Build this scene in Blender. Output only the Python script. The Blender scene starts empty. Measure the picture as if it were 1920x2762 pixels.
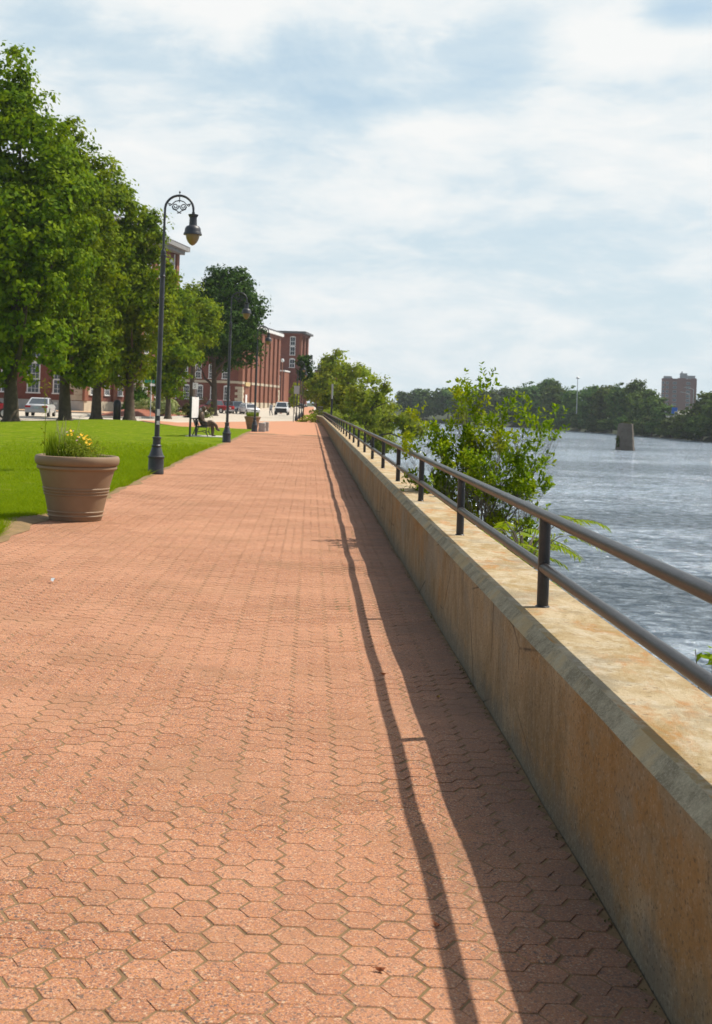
import bpy, bmesh, math, random
import numpy as np
from mathutils import Vector, Matrix, noise

R = math.radians
rnd = random.Random(7)
scene = bpy.context.scene
COL = scene.collection

# ------------------------------------------------------------------ helpers
def sm(a, b, x):
    t = min(1.0, max(0.0, (x - a) / (b - a)))
    return t * t * (3 - 2 * t)

def gz(y):
    """height of the town ground: flat, with a gentle rise towards the mills"""
    return 1.3 * sm(190, 270, y)

class MB:
    """collects shapes; build() links them as ONE mesh object"""
    def __init__(s):
        s.v = []; s.f = []; s.m = []
    def poly(s, pts, m=0):
        b = len(s.v); s.v += [tuple(p) for p in pts]
        s.f.append(tuple(range(b, b + len(pts)))); s.m.append(m)
    def obox(s, c, hu, hn, hz, u=(1, 0), n=(0, 1), m=0, taper=1.0):
        b = len(s.v); c = Vector(c)
        U = Vector((u[0], u[1], 0)); N = Vector((n[0], n[1], 0)); Z = Vector((0, 0, 1))
        for dz in (-1, 1):
            k = taper if dz > 0 else 1.0
            for du, dn in ((-1, -1), (1, -1), (1, 1), (-1, 1)):
                s.v.append(tuple(c + U * (du * hu * k) + N * (dn * hn * k) + Z * (dz * hz)))
        for q in ((3, 2, 1, 0), (4, 5, 6, 7), (0, 1, 5, 4), (1, 2, 6, 5), (2, 3, 7, 6), (3, 0, 4, 7)):
            s.f.append(tuple(b + i for i in q)); s.m.append(m)
    def box(s, x0, x1, y0, y1, z0, z1, m=0):
        s.obox(((x0 + x1) / 2, (y0 + y1) / 2, (z0 + z1) / 2), abs(x1 - x0) / 2, abs(y1 - y0) / 2, abs(z1 - z0) / 2, m=m)
    def tube(s, pts, rad, n=10, m=0, caps=True):
        pts = [Vector(p) for p in pts]
        if not hasattr(rad, '__len__'): rad = [rad] * len(pts)
        rings = []; prev = None
        for i, p in enumerate(pts):
            if i == 0: t = pts[1] - p
            elif i == len(pts) - 1: t = p - pts[i - 1]
            else: t = (pts[i + 1] - p).normalized() + (p - pts[i - 1]).normalized()
            t.normalize()
            if prev is None:
                a = Vector((0, 0, 1)) if abs(t.z) < .9 else Vector((1, 0, 0))
                x = t.cross(a).normalized()
            else:
                x = prev - t * prev.dot(t)
                if x.length < 1e-6: x = t.orthogonal()
                x.normalize()
            prev = x; y = t.cross(x)
            b = len(s.v)
            for k in range(n):
                w = 2 * math.pi * k / n
                s.v.append(tuple(p + (x * math.cos(w) + y * math.sin(w)) * rad[i]))
            rings.append(b)
        for i in range(len(rings) - 1):
            for k in range(n):
                k2 = (k + 1) % n
                s.f.append((rings[i] + k, rings[i] + k2, rings[i + 1] + k2, rings[i + 1] + k)); s.m.append(m)
        if caps:
            s.f.append(tuple(rings[0] + k for k in reversed(range(n)))); s.m.append(m)
            s.f.append(tuple(rings[-1] + k for k in range(n))); s.m.append(m)
    def lathe(s, prof, n=32, c=(0, 0, 0), m=0):
        rings = []
        for r, z in prof:
            b = len(s.v)
            for k in range(n):
                w = 2 * math.pi * k / n
                s.v.append((c[0] + r * math.cos(w), c[1] + r * math.sin(w), c[2] + z))
            rings.append(b)
        for i in range(len(rings) - 1):
            for k in range(n):
                k2 = (k + 1) % n
                s.f.append((rings[i] + k, rings[i] + k2, rings[i + 1] + k2, rings[i + 1] + k)); s.m.append(m)
    def prism(s, pts, z0, z1, m=0, mt=None):
        n = len(pts); b = len(s.v)
        for z in (z0, z1):
            for p in pts: s.v.append((p[0], p[1], z))
        for i in range(n):
            j = (i + 1) % n
            s.f.append((b + i, b + j, b + n + j, b + n + i)); s.m.append(m)
        s.f.append(tuple(b + n + i for i in range(n))); s.m.append(m if mt is None else mt)
        s.f.append(tuple(b + i for i in reversed(range(n)))); s.m.append(m)
    def build(s, name, mats, parent=None, smooth=False, bevel=0):
        me = bpy.data.meshes.new(name)
        me.from_pydata(s.v, [], s.f)
        if not isinstance(mats, (list, tuple)): mats = [mats]
        for m in mats: me.materials.append(m)
        me.polygons.foreach_set('material_index', s.m)
        if smooth: me.polygons.foreach_set('use_smooth', [True] * len(me.polygons))
        me.update()
        o = bpy.data.objects.new(name, me); COL.objects.link(o)
        if parent: o.parent = parent
        if bevel:
            bv = o.modifiers.new('bevel', 'BEVEL'); bv.width = bevel; bv.segments = 2; bv.limit_method = 'ANGLE'; bv.angle_limit = R(35)
        if smooth:
            try: me.set_sharp_from_angle(angle=R(38))
            except Exception: pass
        return o

def tag(o, label=None, cat=None, group=None, kind=None):
    if label: o['label'] = label
    if cat: o['category'] = cat
    if group: o['group'] = group
    if kind: o['kind'] = kind
    return o

def empty(name, loc, rz=0.0):
    o = bpy.data.objects.new(name, None); COL.objects.link(o)
    o.location = loc; o.rotation_euler = (0, 0, rz); o.empty_display_size = .3
    return o

def copy_tree(o, parent=None):
    c = o.copy(); COL.objects.link(c); c.parent = parent
    for ch in list(o.children): copy_tree(ch, c)
    return c

# ------------------------------------------------------------------ materials
def newmat(name):
    m = bpy.data.materials.new(name); m.use_nodes = True
    nt = m.node_tree; nt.nodes.clear()
    out = nt.nodes.new('ShaderNodeOutputMaterial')
    return m, nt, out

class NT:
    def __init__(s, nt): s.nt = nt
    def n(s, t, **k):
        o = s.nt.nodes.new(t)
        for a, b in k.items():
            if a.startswith('i_'):
                key = a[2:]
                key = int(key) if key.isdigit() else key.replace('_', ' ')
                v = b
                if isinstance(v, bpy.types.NodeSocket): s.nt.links.new(v, o.inputs[key])
                else: o.inputs[key].default_value = v
            else: setattr(o, a, b)
        return o
    def l(s, a, b): s.nt.links.new(a, b)
    def math(s, op, a, b=None, clamp=False):
        o = s.nt.nodes.new('ShaderNodeMath'); o.operation = op; o.use_clamp = clamp
        for i, v in enumerate((a, b)):
            if v is None: continue
            if isinstance(v, bpy.types.NodeSocket): s.nt.links.new(v, o.inputs[i])
            else: o.inputs[i].default_value = v
        return o.outputs[0]
    def mix(s, f, a, b, blend='MIX'):
        o = s.nt.nodes.new('ShaderNodeMix'); o.data_type = 'RGBA'; o.blend_type = blend
        for k, v in ((0, f), (6, a), (7, b)):
            if isinstance(v, bpy.types.NodeSocket): s.nt.links.new(v, o.inputs[k])
            elif k == 0: o.inputs[0].default_value = v
            else: o.inputs[k].default_value = (*v[:3], 1)
        return o.outputs[2]
    def ramp(s, f, pts):
        o = s.nt.nodes.new('ShaderNodeValToRGB'); e = o.color_ramp.elements
        while len(e) < len(pts): e.new(.5)
        for el, (p, c) in zip(e, pts):
            el.position = p
            el.color = (c, c, c, 1) if not hasattr(c, '__len__') else (*c[:3], 1)
        s.nt.links.new(f, o.inputs[0]); return o.outputs[0]
    def noise(s, vec, scale, detail=4, rough=.55, dist=0.0):
        o = s.nt.nodes.new('ShaderNodeTexNoise')
        o.inputs['Scale'].default_value = scale; o.inputs['Detail'].default_value = detail
        o.inputs['Roughness'].default_value = rough; o.inputs['Distortion'].default_value = dist
        if vec is not None: s.nt.links.new(vec, o.inputs['Vector'])
        return o.outputs['Fac']
    def vor(s, vec, scale, out='Color', feature='F1'):
        o = s.nt.nodes.new('ShaderNodeTexVoronoi'); o.inputs['Scale'].default_value = scale; o.feature = feature
        if vec is not None: s.nt.links.new(vec, o.inputs['Vector'])
        return o.outputs[out]
    def bump(s, h, strength, dist, nrm=None):
        o = s.nt.nodes.new('ShaderNodeBump'); o.inputs['Strength'].default_value = strength; o.inputs['Distance'].default_value = dist
        s.nt.links.new(h, o.inputs['Height'])
        if nrm is not None: s.nt.links.new(nrm, o.inputs['Normal'])
        return o.outputs['Normal']
    def scalevec(s, vec, sc):
        o = s.nt.nodes.new('ShaderNodeMapping'); o.inputs['Scale'].default_value = sc
        s.nt.links.new(vec, o.inputs['Vector']); return o.outputs[0]
    def obj(s): return s.nt.nodes.new('ShaderNodeTexCoord').outputs['Object']
    def pos(s): return s.nt.nodes.new('ShaderNodeNewGeometry').outputs['Position']
    def bsdf(s, col, rough=.6, metal=0.0, nrm=None, spec=None):
        o = s.nt.nodes.new('ShaderNodeBsdfPrincipled')
        for k, v in (('Base Color', col), ('Roughness', rough), ('Metallic', metal)):
            if isinstance(v, bpy.types.NodeSocket): s.nt.links.new(v, o.inputs[k])
            elif k == 'Base Color': o.inputs[k].default_value = (*v[:3], 1)
            else: o.inputs[k].default_value = v
        if spec is not None: o.inputs['Specular IOR Level'].default_value = spec
        if nrm is not None: s.nt.links.new(nrm, o.inputs['Normal'])
        return o.outputs[0]

def pmat(name, c1, c2=None, scale=6, rough=.6, metal=0.0, bump=0.0, bscale=60, spec=None, detail=5):
    """two colours mottled by noise, fine bump"""
    m, nt, out = newmat(name); t = NT(nt); v = t.obj()
    col = c1
    if c2 is not None:
        f = t.ramp(t.noise(v, scale, detail, .6), [(.32, 0), (.68, 1)])
        col = t.mix(f, c1, c2)
    nrm = t.bump(t.noise(v, bscale, 4, .6), bump, .01) if bump else None
    t.l(t.bsdf(col, rough, metal, nrm, spec), out.inputs[0])
    return m

def leafmat(name, c1, c2, c3=None, trans=.35, rough=.5, vary=.25):
    m, nt, out = newmat(name); t = NT(nt)
    g = nt.nodes.new('ShaderNodeNewGeometry')
    rv = g.outputs['Random Per Island']
    col = t.mix(t.ramp(rv, [(0, 0), (1, 1)]), c1, c2)
    if c3 is not None:
        col = t.mix(t.ramp(t.noise(t.obj(), .9, 4, .65), [(.46, 0), (.58, .9)]), col, c3)
    oi = nt.nodes.new('ShaderNodeObjectInfo')
    hsv = nt.nodes.new('ShaderNodeHueSaturation'); t.l(col, hsv.inputs['Color'])
    t.l(t.math('ADD', t.math('MULTIPLY', oi.outputs['Random'], vary), 1 - vary / 2), hsv.inputs['Value'])
    t.l(t.math('ADD', t.math('MULTIPLY', oi.outputs['Random'], vary * .1), .5 - vary * .05), hsv.inputs['Hue'])
    col = hsv.outputs[0]
    d = t.bsdf(col, rough + .12, 0, None, .07)
    tr = nt.nodes.new('ShaderNodeBsdfTranslucent')
    t.l(t.mix(1.0, col, (1.0, .95, .35), 'MULTIPLY'), tr.inputs[0])
    mx = nt.nodes.new('ShaderNodeMixShader'); mx.inputs[0].default_value = trans
    t.l(d, mx.inputs[1]); t.l(tr.outputs[0], mx.inputs[2]); t.l(mx.outputs[0], out.inputs[0])
    return m

M = {}
def paver_mat():
    m, nt, out = newmat('clay paver'); t = NT(nt); p = t.pos()
    a = nt.nodes.new('ShaderNodeAttribute'); a.attribute_name = 'tone'
    tone = a.outputs['Fac']
    base = t.mix(tone, (0.370, 0.148, 0.075), (0.498, 0.229, 0.125))
    base = t.mix(t.ramp(t.noise(p, 150, 4, .8), [(.40, 0), (.60, 1)]), t.mix(.5, base, (0.254, 0.103, 0.054)), base)
    # exposed aggregate: grey, cream and rust grains a few millimetres wide
    g1 = nt.nodes.new('ShaderNodeSeparateColor'); t.l(t.vor(p, 250), g1.inputs[0])
    base = t.mix(t.ramp(g1.outputs[0], [(.74, 0), (.78, .65)]), base, (0.609, 0.374, 0.234))
    base = t.mix(t.ramp(g1.outputs[1], [(.73, 0), (.77, .75)]), base, (0.152, 0.093, 0.071))
    base = t.mix(t.ramp(g1.outputs[2], [(.87, 0), (.90, .8)]), base, (0.508, 0.206, 0.050))
    g2 = nt.nodes.new('ShaderNodeSeparateColor'); t.l(t.vor(p, 150), g2.inputs[0])
    base = t.mix(t.ramp(g2.outputs[0], [(.91, 0), (.93, .9)]), base, (0.091, 0.075, 0.071))
    base = t.mix(t.ramp(g2.outputs[1], [(.965, 0), (.975, .7)]), base, (0.609, 0.449, 0.299))
    # worn and soiled areas
    base = t.mix(t.ramp(t.noise(p, 1.3, 6, .7), [(.48, 0), (.64, .40)]), base, (0.265, 0.140, 0.071))
    base = t.mix(t.ramp(t.noise(p, .45, 4, .6), [(.45, 0), (.62, .35)]), base, (0.528, 0.271, 0.157))
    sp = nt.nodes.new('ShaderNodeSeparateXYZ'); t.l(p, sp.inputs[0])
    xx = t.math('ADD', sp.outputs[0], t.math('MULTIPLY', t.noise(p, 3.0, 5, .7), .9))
    wall_tone = t.ramp(t.math('SUBTRACT', xx, .45), [(.40, 0), (1.0, .7)])  # tone darkens unevenly towards the river wall
    base = t.mix(wall_tone, base, (0.152, 0.098, 0.071))
    h = t.math('ADD', t.noise(p, 260, 3, .75), t.math('MULTIPLY', t.noise(p, 16, 4, .6), .9))
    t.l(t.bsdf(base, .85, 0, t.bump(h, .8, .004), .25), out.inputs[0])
    return m

def far_paver_mat():
    m, nt, out = newmat('far clay paving'); t = NT(nt); p = t.pos()
    sp = nt.nodes.new('ShaderNodeSeparateXYZ'); t.l(p, sp.inputs[0])
    st = t.math('ABSOLUTE', t.math('SUBTRACT', t.math('FRACT', t.math('MULTIPLY', sp.outputs[0], 1 / .2031)), .5))
    ln = t.ramp(st, [(.0, 1), (.07, 0)])
    base = t.mix(t.noise(p, 2.2, 5, .7), (0.437, 0.183, 0.093), (0.549, 0.267, 0.147))
    base = t.mix(t.ramp(t.noise(p, .35, 4, .6), [(.4, 0), (.75, .45)]), base, (0.349, 0.207, 0.129))
    base = t.mix(t.math('MULTIPLY', ln, .35), base, (0.232, 0.148, 0.074))
    t.l(t.bsdf(base, .85, 0, t.bump(t.noise(p, 60, 3), .3, .004), .3), out.inputs[0])
    return m

def sand_mat():
    m, nt, out = newmat('joint sand'); t = NT(nt); p = t.pos()
    c = t.mix(t.ramp(t.noise(p, 4, 5, .7), [(.4, 0), (.6, 1)]), (0.144, 0.083, 0.034), (0.226, 0.142, 0.065))
    c = t.mix(t.ramp(t.noise(p, 1.7, 5, .7), [(.55, 0), (.64, .4)]), c, (0.126, 0.104, 0.028))
    t.l(t.bsdf(c, .95, 0, t.bump(t.noise(p, 220, 3), .6, .004)), out.inputs[0])
    return m

def concrete_face():
    m, nt, out = newmat('stained concrete face'); t = NT(nt); p = t.pos()
    c = t.mix(t.ramp(t.noise(t.scalevec(p, (1, .9, .8)), 1.7, 8, .72, .4), [(.40, 0), (.60, 1)]), (0.177, 0.120, 0.056), (0.305, 0.226, 0.128))
    st = t.noise(t.scalevec(p, (2.0, 1.7, .40)), 2.4, 8, .75, .5)
    c = t.mix(t.ramp(st, [(.47, 0), (.62, .4)]), c, (0.348, 0.275, 0.171))
    st2 = t.noise(t.scalevec(p, (4, 3, .42)), 2.1, 8, .78, .4)
    c = t.mix(t.ramp(st2, [(.50, 0), (.66, .5)]), c, (0.120, 0.095, 0.059))
    c = t.mix(t.ramp(t.noise(t.scalevec(p, (1, .6, 1)), 1.3, 6, .7), [(.51, 0), (.60, .65)]), c, (0.275, 0.146, 0.044))
    c = t.mix(t.ramp(t.noise(t.scalevec(p, (1, .7, 1)), .8, 6, .7), [(.52, 0), (.62, .6)]), c, (0.201, 0.189, 0.146))
    sp = nt.nodes.new('ShaderNodeSeparateXYZ'); t.l(p, sp.inputs[0])
    zz = t.math('ADD', sp.outputs[2], t.math('MULTIPLY', t.math('SUBTRACT', t.noise(p, 3.5, 8, .8), .5), .55))
    c = t.mix(t.ramp(zz, [(.03, .7), (.17, 0)]), c, (0.120, 0.115, 0.093))
    c = t.mix(t.ramp(t.noise(p, 70, 6, .85), [(.49, 0), (.60, .35)]), c, (0.091, 0.073, 0.049))
    c = t.mix(t.ramp(t.noise(p, 38, 6, .85), [(.52, 0), (.62, .28)]), c, (0.403, 0.342, 0.244))
    g = nt.nodes.new('ShaderNodeSeparateColor'); t.l(t.vor(p, 110), g.inputs[0])
    c = t.mix(t.ramp(g.outputs[0], [(.93, 0), (.95, .6)]), c, (0.061, 0.051, 0.037))
    c = t.mix(t.ramp(g.outputs[1], [(.97, 0), (.98, .2)]), c, (0.464, 0.403, 0.305))
    # hairline cracks
    ck = t.vor(t.scalevec(t.pos(), (1.2, .55, 1.6)), 1.3, 'Distance', 'DISTANCE_TO_EDGE')
    msk = t.ramp(t.noise(p, .8, 3), [(.50, 0), (.55, 1)])
    c = t.mix(t.math('MULTIPLY', t.ramp(ck, [(.003, .8), (.010, 0)]), msk), c, (0.049, 0.039, 0.029))
    pit = t.math('ADD', t.noise(p, 90, 6, .8), t.math('MULTIPLY', t.noise(p, 9, 6, .7), 1.1))
    t.l(t.bsdf(c, .92, 0, t.bump(pit, .6, .006), .15), out.inputs[0])
    return m

def concrete_top():
    m, nt, out = newmat('rust stained ledge'); t = NT(nt); p = t.pos()
    c = t.mix(t.ramp(t.noise(t.scalevec(p, (1.5, .8, 1)), 2.6, 8, .75, .6), [(.42, 0), (.58, 1)]), (0.356, 0.254, 0.117), (0.512, 0.410, 0.262))
    c = t.mix(t.ramp(t.noise(t.scalevec(p, (2.4, .9, 1)), 2.2, 8, .72, 1.0), [(.515, 0), (.63, .7)]), c, (0.442, 0.189, 0.043))
    c = t.mix(t.ramp(t.noise(p, 1.6, 7, .7), [(.51, 0), (.60, .7)]), c, (0.291, 0.248, 0.172))
    c = t.mix(t.ramp(t.noise(p, 6, 8, .8), [(.50, 0), (.62, .6)]), c, (0.582, 0.517, 0.401))
    c = t.mix(t.ramp(t.noise(p, 28, 7, .85), [(.52, 0), (.64, .32)]), c, (0.291, 0.194, 0.088))
    c = t.mix(t.ramp(t.noise(p, 75, 6, .85), [(.52, 0), (.62, .25)]), c, (0.184, 0.130, 0.067))
    g = nt.nodes.new('ShaderNodeSeparateColor'); t.l(t.vor(p, 70), g.inputs[0])
    c = t.mix(t.ramp(g.outputs[0], [(.985, 0), (.99, .5)]), c, (0.108, 0.076, 0.045))
    h = t.math('ADD', t.noise(p, 80, 6, .8), t.noise(p, 9, 6, .7))
    t.l(t.bsdf(c, .9, 0, t.bump(h, 1.0, .008), .15), out.inputs[0])
    return m

def concrete_edge():
    m, nt, out = newmat('grey chamfer concrete'); t = NT(nt); p = t.pos()
    c = t.mix(t.ramp(t.noise(p, 4, 8, .78), [(.42, 0), (.58, 1)]), (0.188, 0.165, 0.109), (0.355, 0.318, 0.217))
    c = t.mix(t.ramp(t.noise(p, 150, 5, .85), [(.47, 0), (.60, .4)]), c, (0.104, 0.092, 0.062))
    c = t.mix(t.ramp(t.noise(p, 110, 6, .85), [(.50, 0), (.60, .4)]), c, (0.503, 0.448, 0.335))
    c = t.mix(t.ramp(t.noise(p, 2.2, 6, .7), [(.50, 0), (.60, .6)]), c, (0.406, 0.299, 0.149))
    h = t.math('ADD', t.noise(p, 130, 6, .85), t.math('MULTIPLY', t.noise(p, 14, 6, .7), .06))
    t.l(t.bsdf(c, .94, 0, t.bump(h, .45, .004), .1), out.inputs[0])
    return m

def brick_mat(name, c1, c2, mortar, sc=1.0):
    m, nt, out = newmat(name); t = NT(nt); v = t.obj()
    sp = nt.nodes.new('ShaderNodeSeparateXYZ'); t.l(v, sp.inputs[0])
    cb = nt.nodes.new('ShaderNodeCombineXYZ')
    t.l(t.math('ADD', sp.outputs[0], sp.outputs[1]), cb.inputs[0]); t.l(sp.outputs[2], cb.inputs[1])
    b = nt.nodes.new('ShaderNodeTexBrick'); t.l(cb.outputs[0], b.inputs['Vector'])
    b.inputs['Scale'].default_value = 1.0 * sc
    b.inputs['Brick Width'].default_value = .22; b.inputs['Row Height'].default_value = .075; b.inputs['Mortar Size'].default_value = .008
    b.inputs['Color1'].default_value = (*c1, 1); b.inputs['Color2'].default_value = (*c2, 1); b.inputs['Mortar'].default_value = (*mortar, 1)
    c = t.mix(t.ramp(t.noise(v, .5, 5, .65), [(.35, 0), (.7, .5)]), b.outputs[0], tuple(x * .6 for x in c1))
    t.l(t.bsdf(c, .85, 0, t.bump(t.noise(v, 30, 3), .3, .01), .3), out.inputs[0])
    return m

def water_mat():
    m, nt, out = newmat('river water'); t = NT(nt); p = t.pos()
    a = t.noise(t.scalevec(p, (1.2, 1.2, 1)), 1.9, 9, .68, .8)
    b = t.noise(t.scalevec(p, (.9, .6, 1)), .6, 6, .62, .8)
    h = t.math('ADD', a, t.math('MULTIPLY', b, 1.6))
    calm = t.ramp(t.noise(t.scalevec(p, (.4, .8, 1)), .05, 6, .7), [(.42, .4), (.55, 1)])
    nrm = nt.nodes.new('ShaderNodeBump'); nrm.inputs['Distance'].default_value = .8
    t.l(h, nrm.inputs['Height']); t.l(calm, nrm.inputs['Strength'])
    glint = t.ramp(t.noise(t.scalevec(p, (1.4, .8, 1)), 1.3, 9, .75, .5), [(.62, 0), (.67, .8)])  # white ripple glints painted into the water colour
    c = t.mix(t.ramp(t.noise(t.scalevec(p, (1.1, 1.1, 1)), 1.3, 9, .72, .6), [(.42, 0), (.60, 1)]), (.105, .155, .215), (.46, .545, .625))  # pale ripples carry the bright sky's reflection as colour
    c = t.mix(glint, c, (.75, .78, .80))
    rough = t.math('ADD', t.math('MULTIPLY', glint, .5), .12)
    t.l(t.bsdf(c, rough, 0, nrm.outputs[0], .6), out.inputs[0])
    return m

def grass_sheet_mat():
    m, nt, out = newmat('mown lawn'); t = NT(nt); p = t.pos()
    c = t.mix(t.ramp(t.noise(p, 1.3, 8, .75), [(.42, 0), (.58, 1)]), (0.106, 0.175, 0.001), (0.195, 0.260, 0.003))
    c = t.mix(t.ramp(t.noise(p, .16, 4, .6), [(.44, 0), (.6, .7)]), c, (0.142, 0.212, 0.001))
    c = t.mix(t.ramp(t.noise(p, 24, 4, .8), [(.47, 0), (.58, .7)]), c, (0.050, 0.090, 0.003))
    c = t.mix(t.ramp(t.noise(t.scalevec(p, (1, .6, 1)), 3.1, 7, .75), [(.53, 0), (.62, .6)]), c, (0.283, 0.270, 0.050))
    h = t.math('ADD', t.noise(p, 45, 4, .8), t.noise(p, 9, 4))
    t.l(t.bsdf(c, .9, 0, t.bump(h, .9, .03), .03), out.inputs[0])
    return m

M['paver'] = paver_mat(); M['farpaver'] = far_paver_mat(); M['sand'] = sand_mat()
M['cface'] = concrete_face(); M['ctop'] = concrete_top(); M['cedge'] = concrete_edge()
M['brick'] = brick_mat('red mill brick', (.155, .040, .026), (.205, .058, .036), (.17, .10, .075))
M['brick_sunlit'] = brick_mat('sunlit mill brick', (.215, .066, .034), (.265, .090, .047), (.21, .13, .09))  # brighter copy of the mill brick, sunlight put into the colour
M['water'] = water_mat(); M['lawn'] = grass_sheet_mat()
M['asphalt'] = pmat('pale worn asphalt', (.42, .36, .28), (.52, .46, .37), .35, .9, 0, .4, 40, detail=7)
M['dirt'] = pmat('sandy verge dirt', (.27, .165, .07), (.17, .115, .045), 5, .95, 0, .8, 60)
M['mulch'] = pmat('red bark mulch', (.20, .062, .034), (.30, .10, .055), 5, .95, 0, 1.0, 30)
M['kerb'] = pmat('granite kerb', (.48, .45, .40), (.36, .34, .30), 4, .85, 0, .4, 40)
M['bank'] = pmat('overgrown river bank', (.018, .032, .008), (.04, .05, .018), .6, .95, 0, 1.0, 6)
M['stone'] = pmat('grey granite', (.30, .29, .27), (.42, .40, .36), 1.2, .85, 0, .6, 8)
M['palestone'] = pmat('buff sandstone', (.52, .44, .32), (.40, .34, .25), 1.2, .85, 0, .5, 9)
M['black'] = pmat('black painted steel', (.016, .017, .02), (.03, .03, .034), 8, .38, .0, .15, 90, .5)
M['rail'] = pmat('dark pipe rail paint', (.014, .012, .012), (.032, .027, .025), 10, .33, .0, .25, 120, .4)
M['lamp'] = pmat('charcoal lamp iron', (.022, .024, .03), (.042, .042, .046), 6, .42, .0, .2, 80, .5)
M['globe'] = pmat('amber acrylic', (.20, .135, .045), (.25, .17, .06), 4, .35)
M['white'] = pmat('white paint', (.74, .74, .72), (.66, .66, .64), 5, .5)
M['window'] = pmat('white window paint', (.70, .70, .68), (.60, .60, .58), 3, .55)
M['glass'] = pmat('dark window glass', (.03, .04, .05), (.06, .07, .08), .6, .08, 0, 0, 1, .6)
M['blind'] = pmat('pale closed blind', (.42, .42, .40), (.50, .50, .47), .8, .7)
M['roof'] = pmat('dark slate roof', (.07, .07, .075), (.11, .105, .105), 2, .8)
M['cornice'] = pmat('white cornice', (.62, .61, .58), (.72, .71, .68), 1.5, .6)
M['bark'] = pmat('maple bark', (.055, .040, .026), (.095, .072, .046), 3.5, .95, 0, 1.0, 14)
M['twig'] = pmat('grey twig bark', (.12, .095, .065), (.18, .15, .11), 8, .9, 0, .4, 40)
M['pot'] = pmat('tan moulded planter', (.215, .138, .080), (.25, .168, .100), 3, .6, 0, .12, 150, .35)
M['soil'] = pmat('potting soil', (.05, .033, .02), (.09, .06, .035), 20, .95, 0, 1.0, 50)
M['bronze'] = pmat('weathered bronze', (.075, .047, .028), (.125, .085, .055), 7, .42, .5, .3, 40)
M['tyre'] = pmat('tyre rubber', (.015, .015, .016), (.03, .03, .03), 10, .8)
M['rim'] = pmat('alloy rim', (.45, .45, .46), (.5, .5, .5), 5, .3, .7)
M['red'] = pmat('red car paint', (.24, .012, .016), (.27, .016, .02), 2, .22, .0, 0, 1, .6)
M['redlamp'] = pmat('red lamp lens', (.55, .02, .02), (.45, .015, .015), 20, .2)
M['silver'] = pmat('silver car paint', (.56, .56, .56), (.6, .6, .6), 2, .25, .25)
M['carwhite'] = pmat('white car paint', (.78, .78, .77), (.74, .74, .74), 2, .25)
M['darkblue'] = pmat('dark blue car paint', (.02, .03, .05), (.03, .04, .06), 2, .2, .1)
M['slatecar'] = pmat('slate grey car paint', (.13, .16, .18), (.15, .18, .2), 2, .22, .2)
M['carblack'] = pmat('black trim plastic', (.012, .012, .013), (.022, .022, .022), 6, .45)
M['headlamp'] = pmat('headlamp lens', (.7, .7, .66), (.62, .62, .6), 10, .15)
M['amber'] = pmat('amber beacon', (.85, .28, .02), (.8, .24, .02), 10, .3)
M['plate'] = pmat('pale green plate', (.35, .48, .44), (.5, .58, .55), 20, .4)
M['signblue'] = pmat('blue sign', (.02, .12, .5), (.03, .15, .55), 5, .4)
M['signgreen'] = pmat('green sign', (.01, .20, .12), (.02, .25, .15), 5, .4)
M['signgrey'] = pmat('bare metal sign back', (.36, .36, .36), (.42, .42, .42), 3, .5, .3)
M['yellow'] = pmat('yellow petals', (.86, .42, .0), (.88, .52, .005), 30, .7)
M['pink'] = pmat('pink petals', (.62, .32, .42), (.7, .42, .5), 30, .6)
M['leaf_maple'] = leafmat('maple leaves', (.053, .114, .001), (.165, .265, .002), (.215, .285, .002), .42, vary=.12)
M['leaf_bright'] = leafmat('bright maple leaves', (.068, .135, .001), (.185, .280, .003), (.235, .300, .003), .42, vary=.12)
M['leaf_dark'] = leafmat('dark maple leaves', (.018, .055, .003), (.055, .105, .006), None, .25, vary=.1)
M['leaf_willow'] = leafmat('riverside leaves', (.17, .24, .012), (.32, .38, .032), (.26, .28, .035), .45, vary=.15)
M['leaf_yellow'] = leafmat('yellow green leaves', (.24, .28, .008), (.37, .38, .012), (.17, .25, .012), .45, vary=.15)
M['leaf_far'] = leafmat('far bank leaves', (.036, .082, .022), (.090, .150, .032), (.12, .175, .03), .28, .6, .5)
M['leaf_shrub'] = leafmat('glossy shrub leaves', (.105, .20, .004), (.27, .37, .012), (.34, .37, .015), .44, .4)
M['leaf_sumac'] = leafmat('sumac leaflets', (0.1920, 0.2880, 0.0120), (0.3040, 0.3680, 0.0240), None, .45, .45)
M['leaf_cone'] = leafmat('clipped arborvitae', (.035, .095, .004), (.085, .165, .008), None, .25, .6)
M['leaf_pale'] = leafmat('variegated shrub leaves', (.30, .34, .15), (.42, .44, .24), (.22, .28, .10), .3, .6)
M['leaf_hedge'] = leafmat('dull hedge leaves', (.055, .070, .014), (.10, .105, .025), None, .2, .6)
M['grass'] = leafmat('grass blades', (.155, .240, .002), (.27, .345, .006), None, .45, .7)
M['ogras'] = leafmat('ornamental grass', (.11, .22, .010), (.29, .39, .03), None, .45, .5)
M['shirt'] = None

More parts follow.
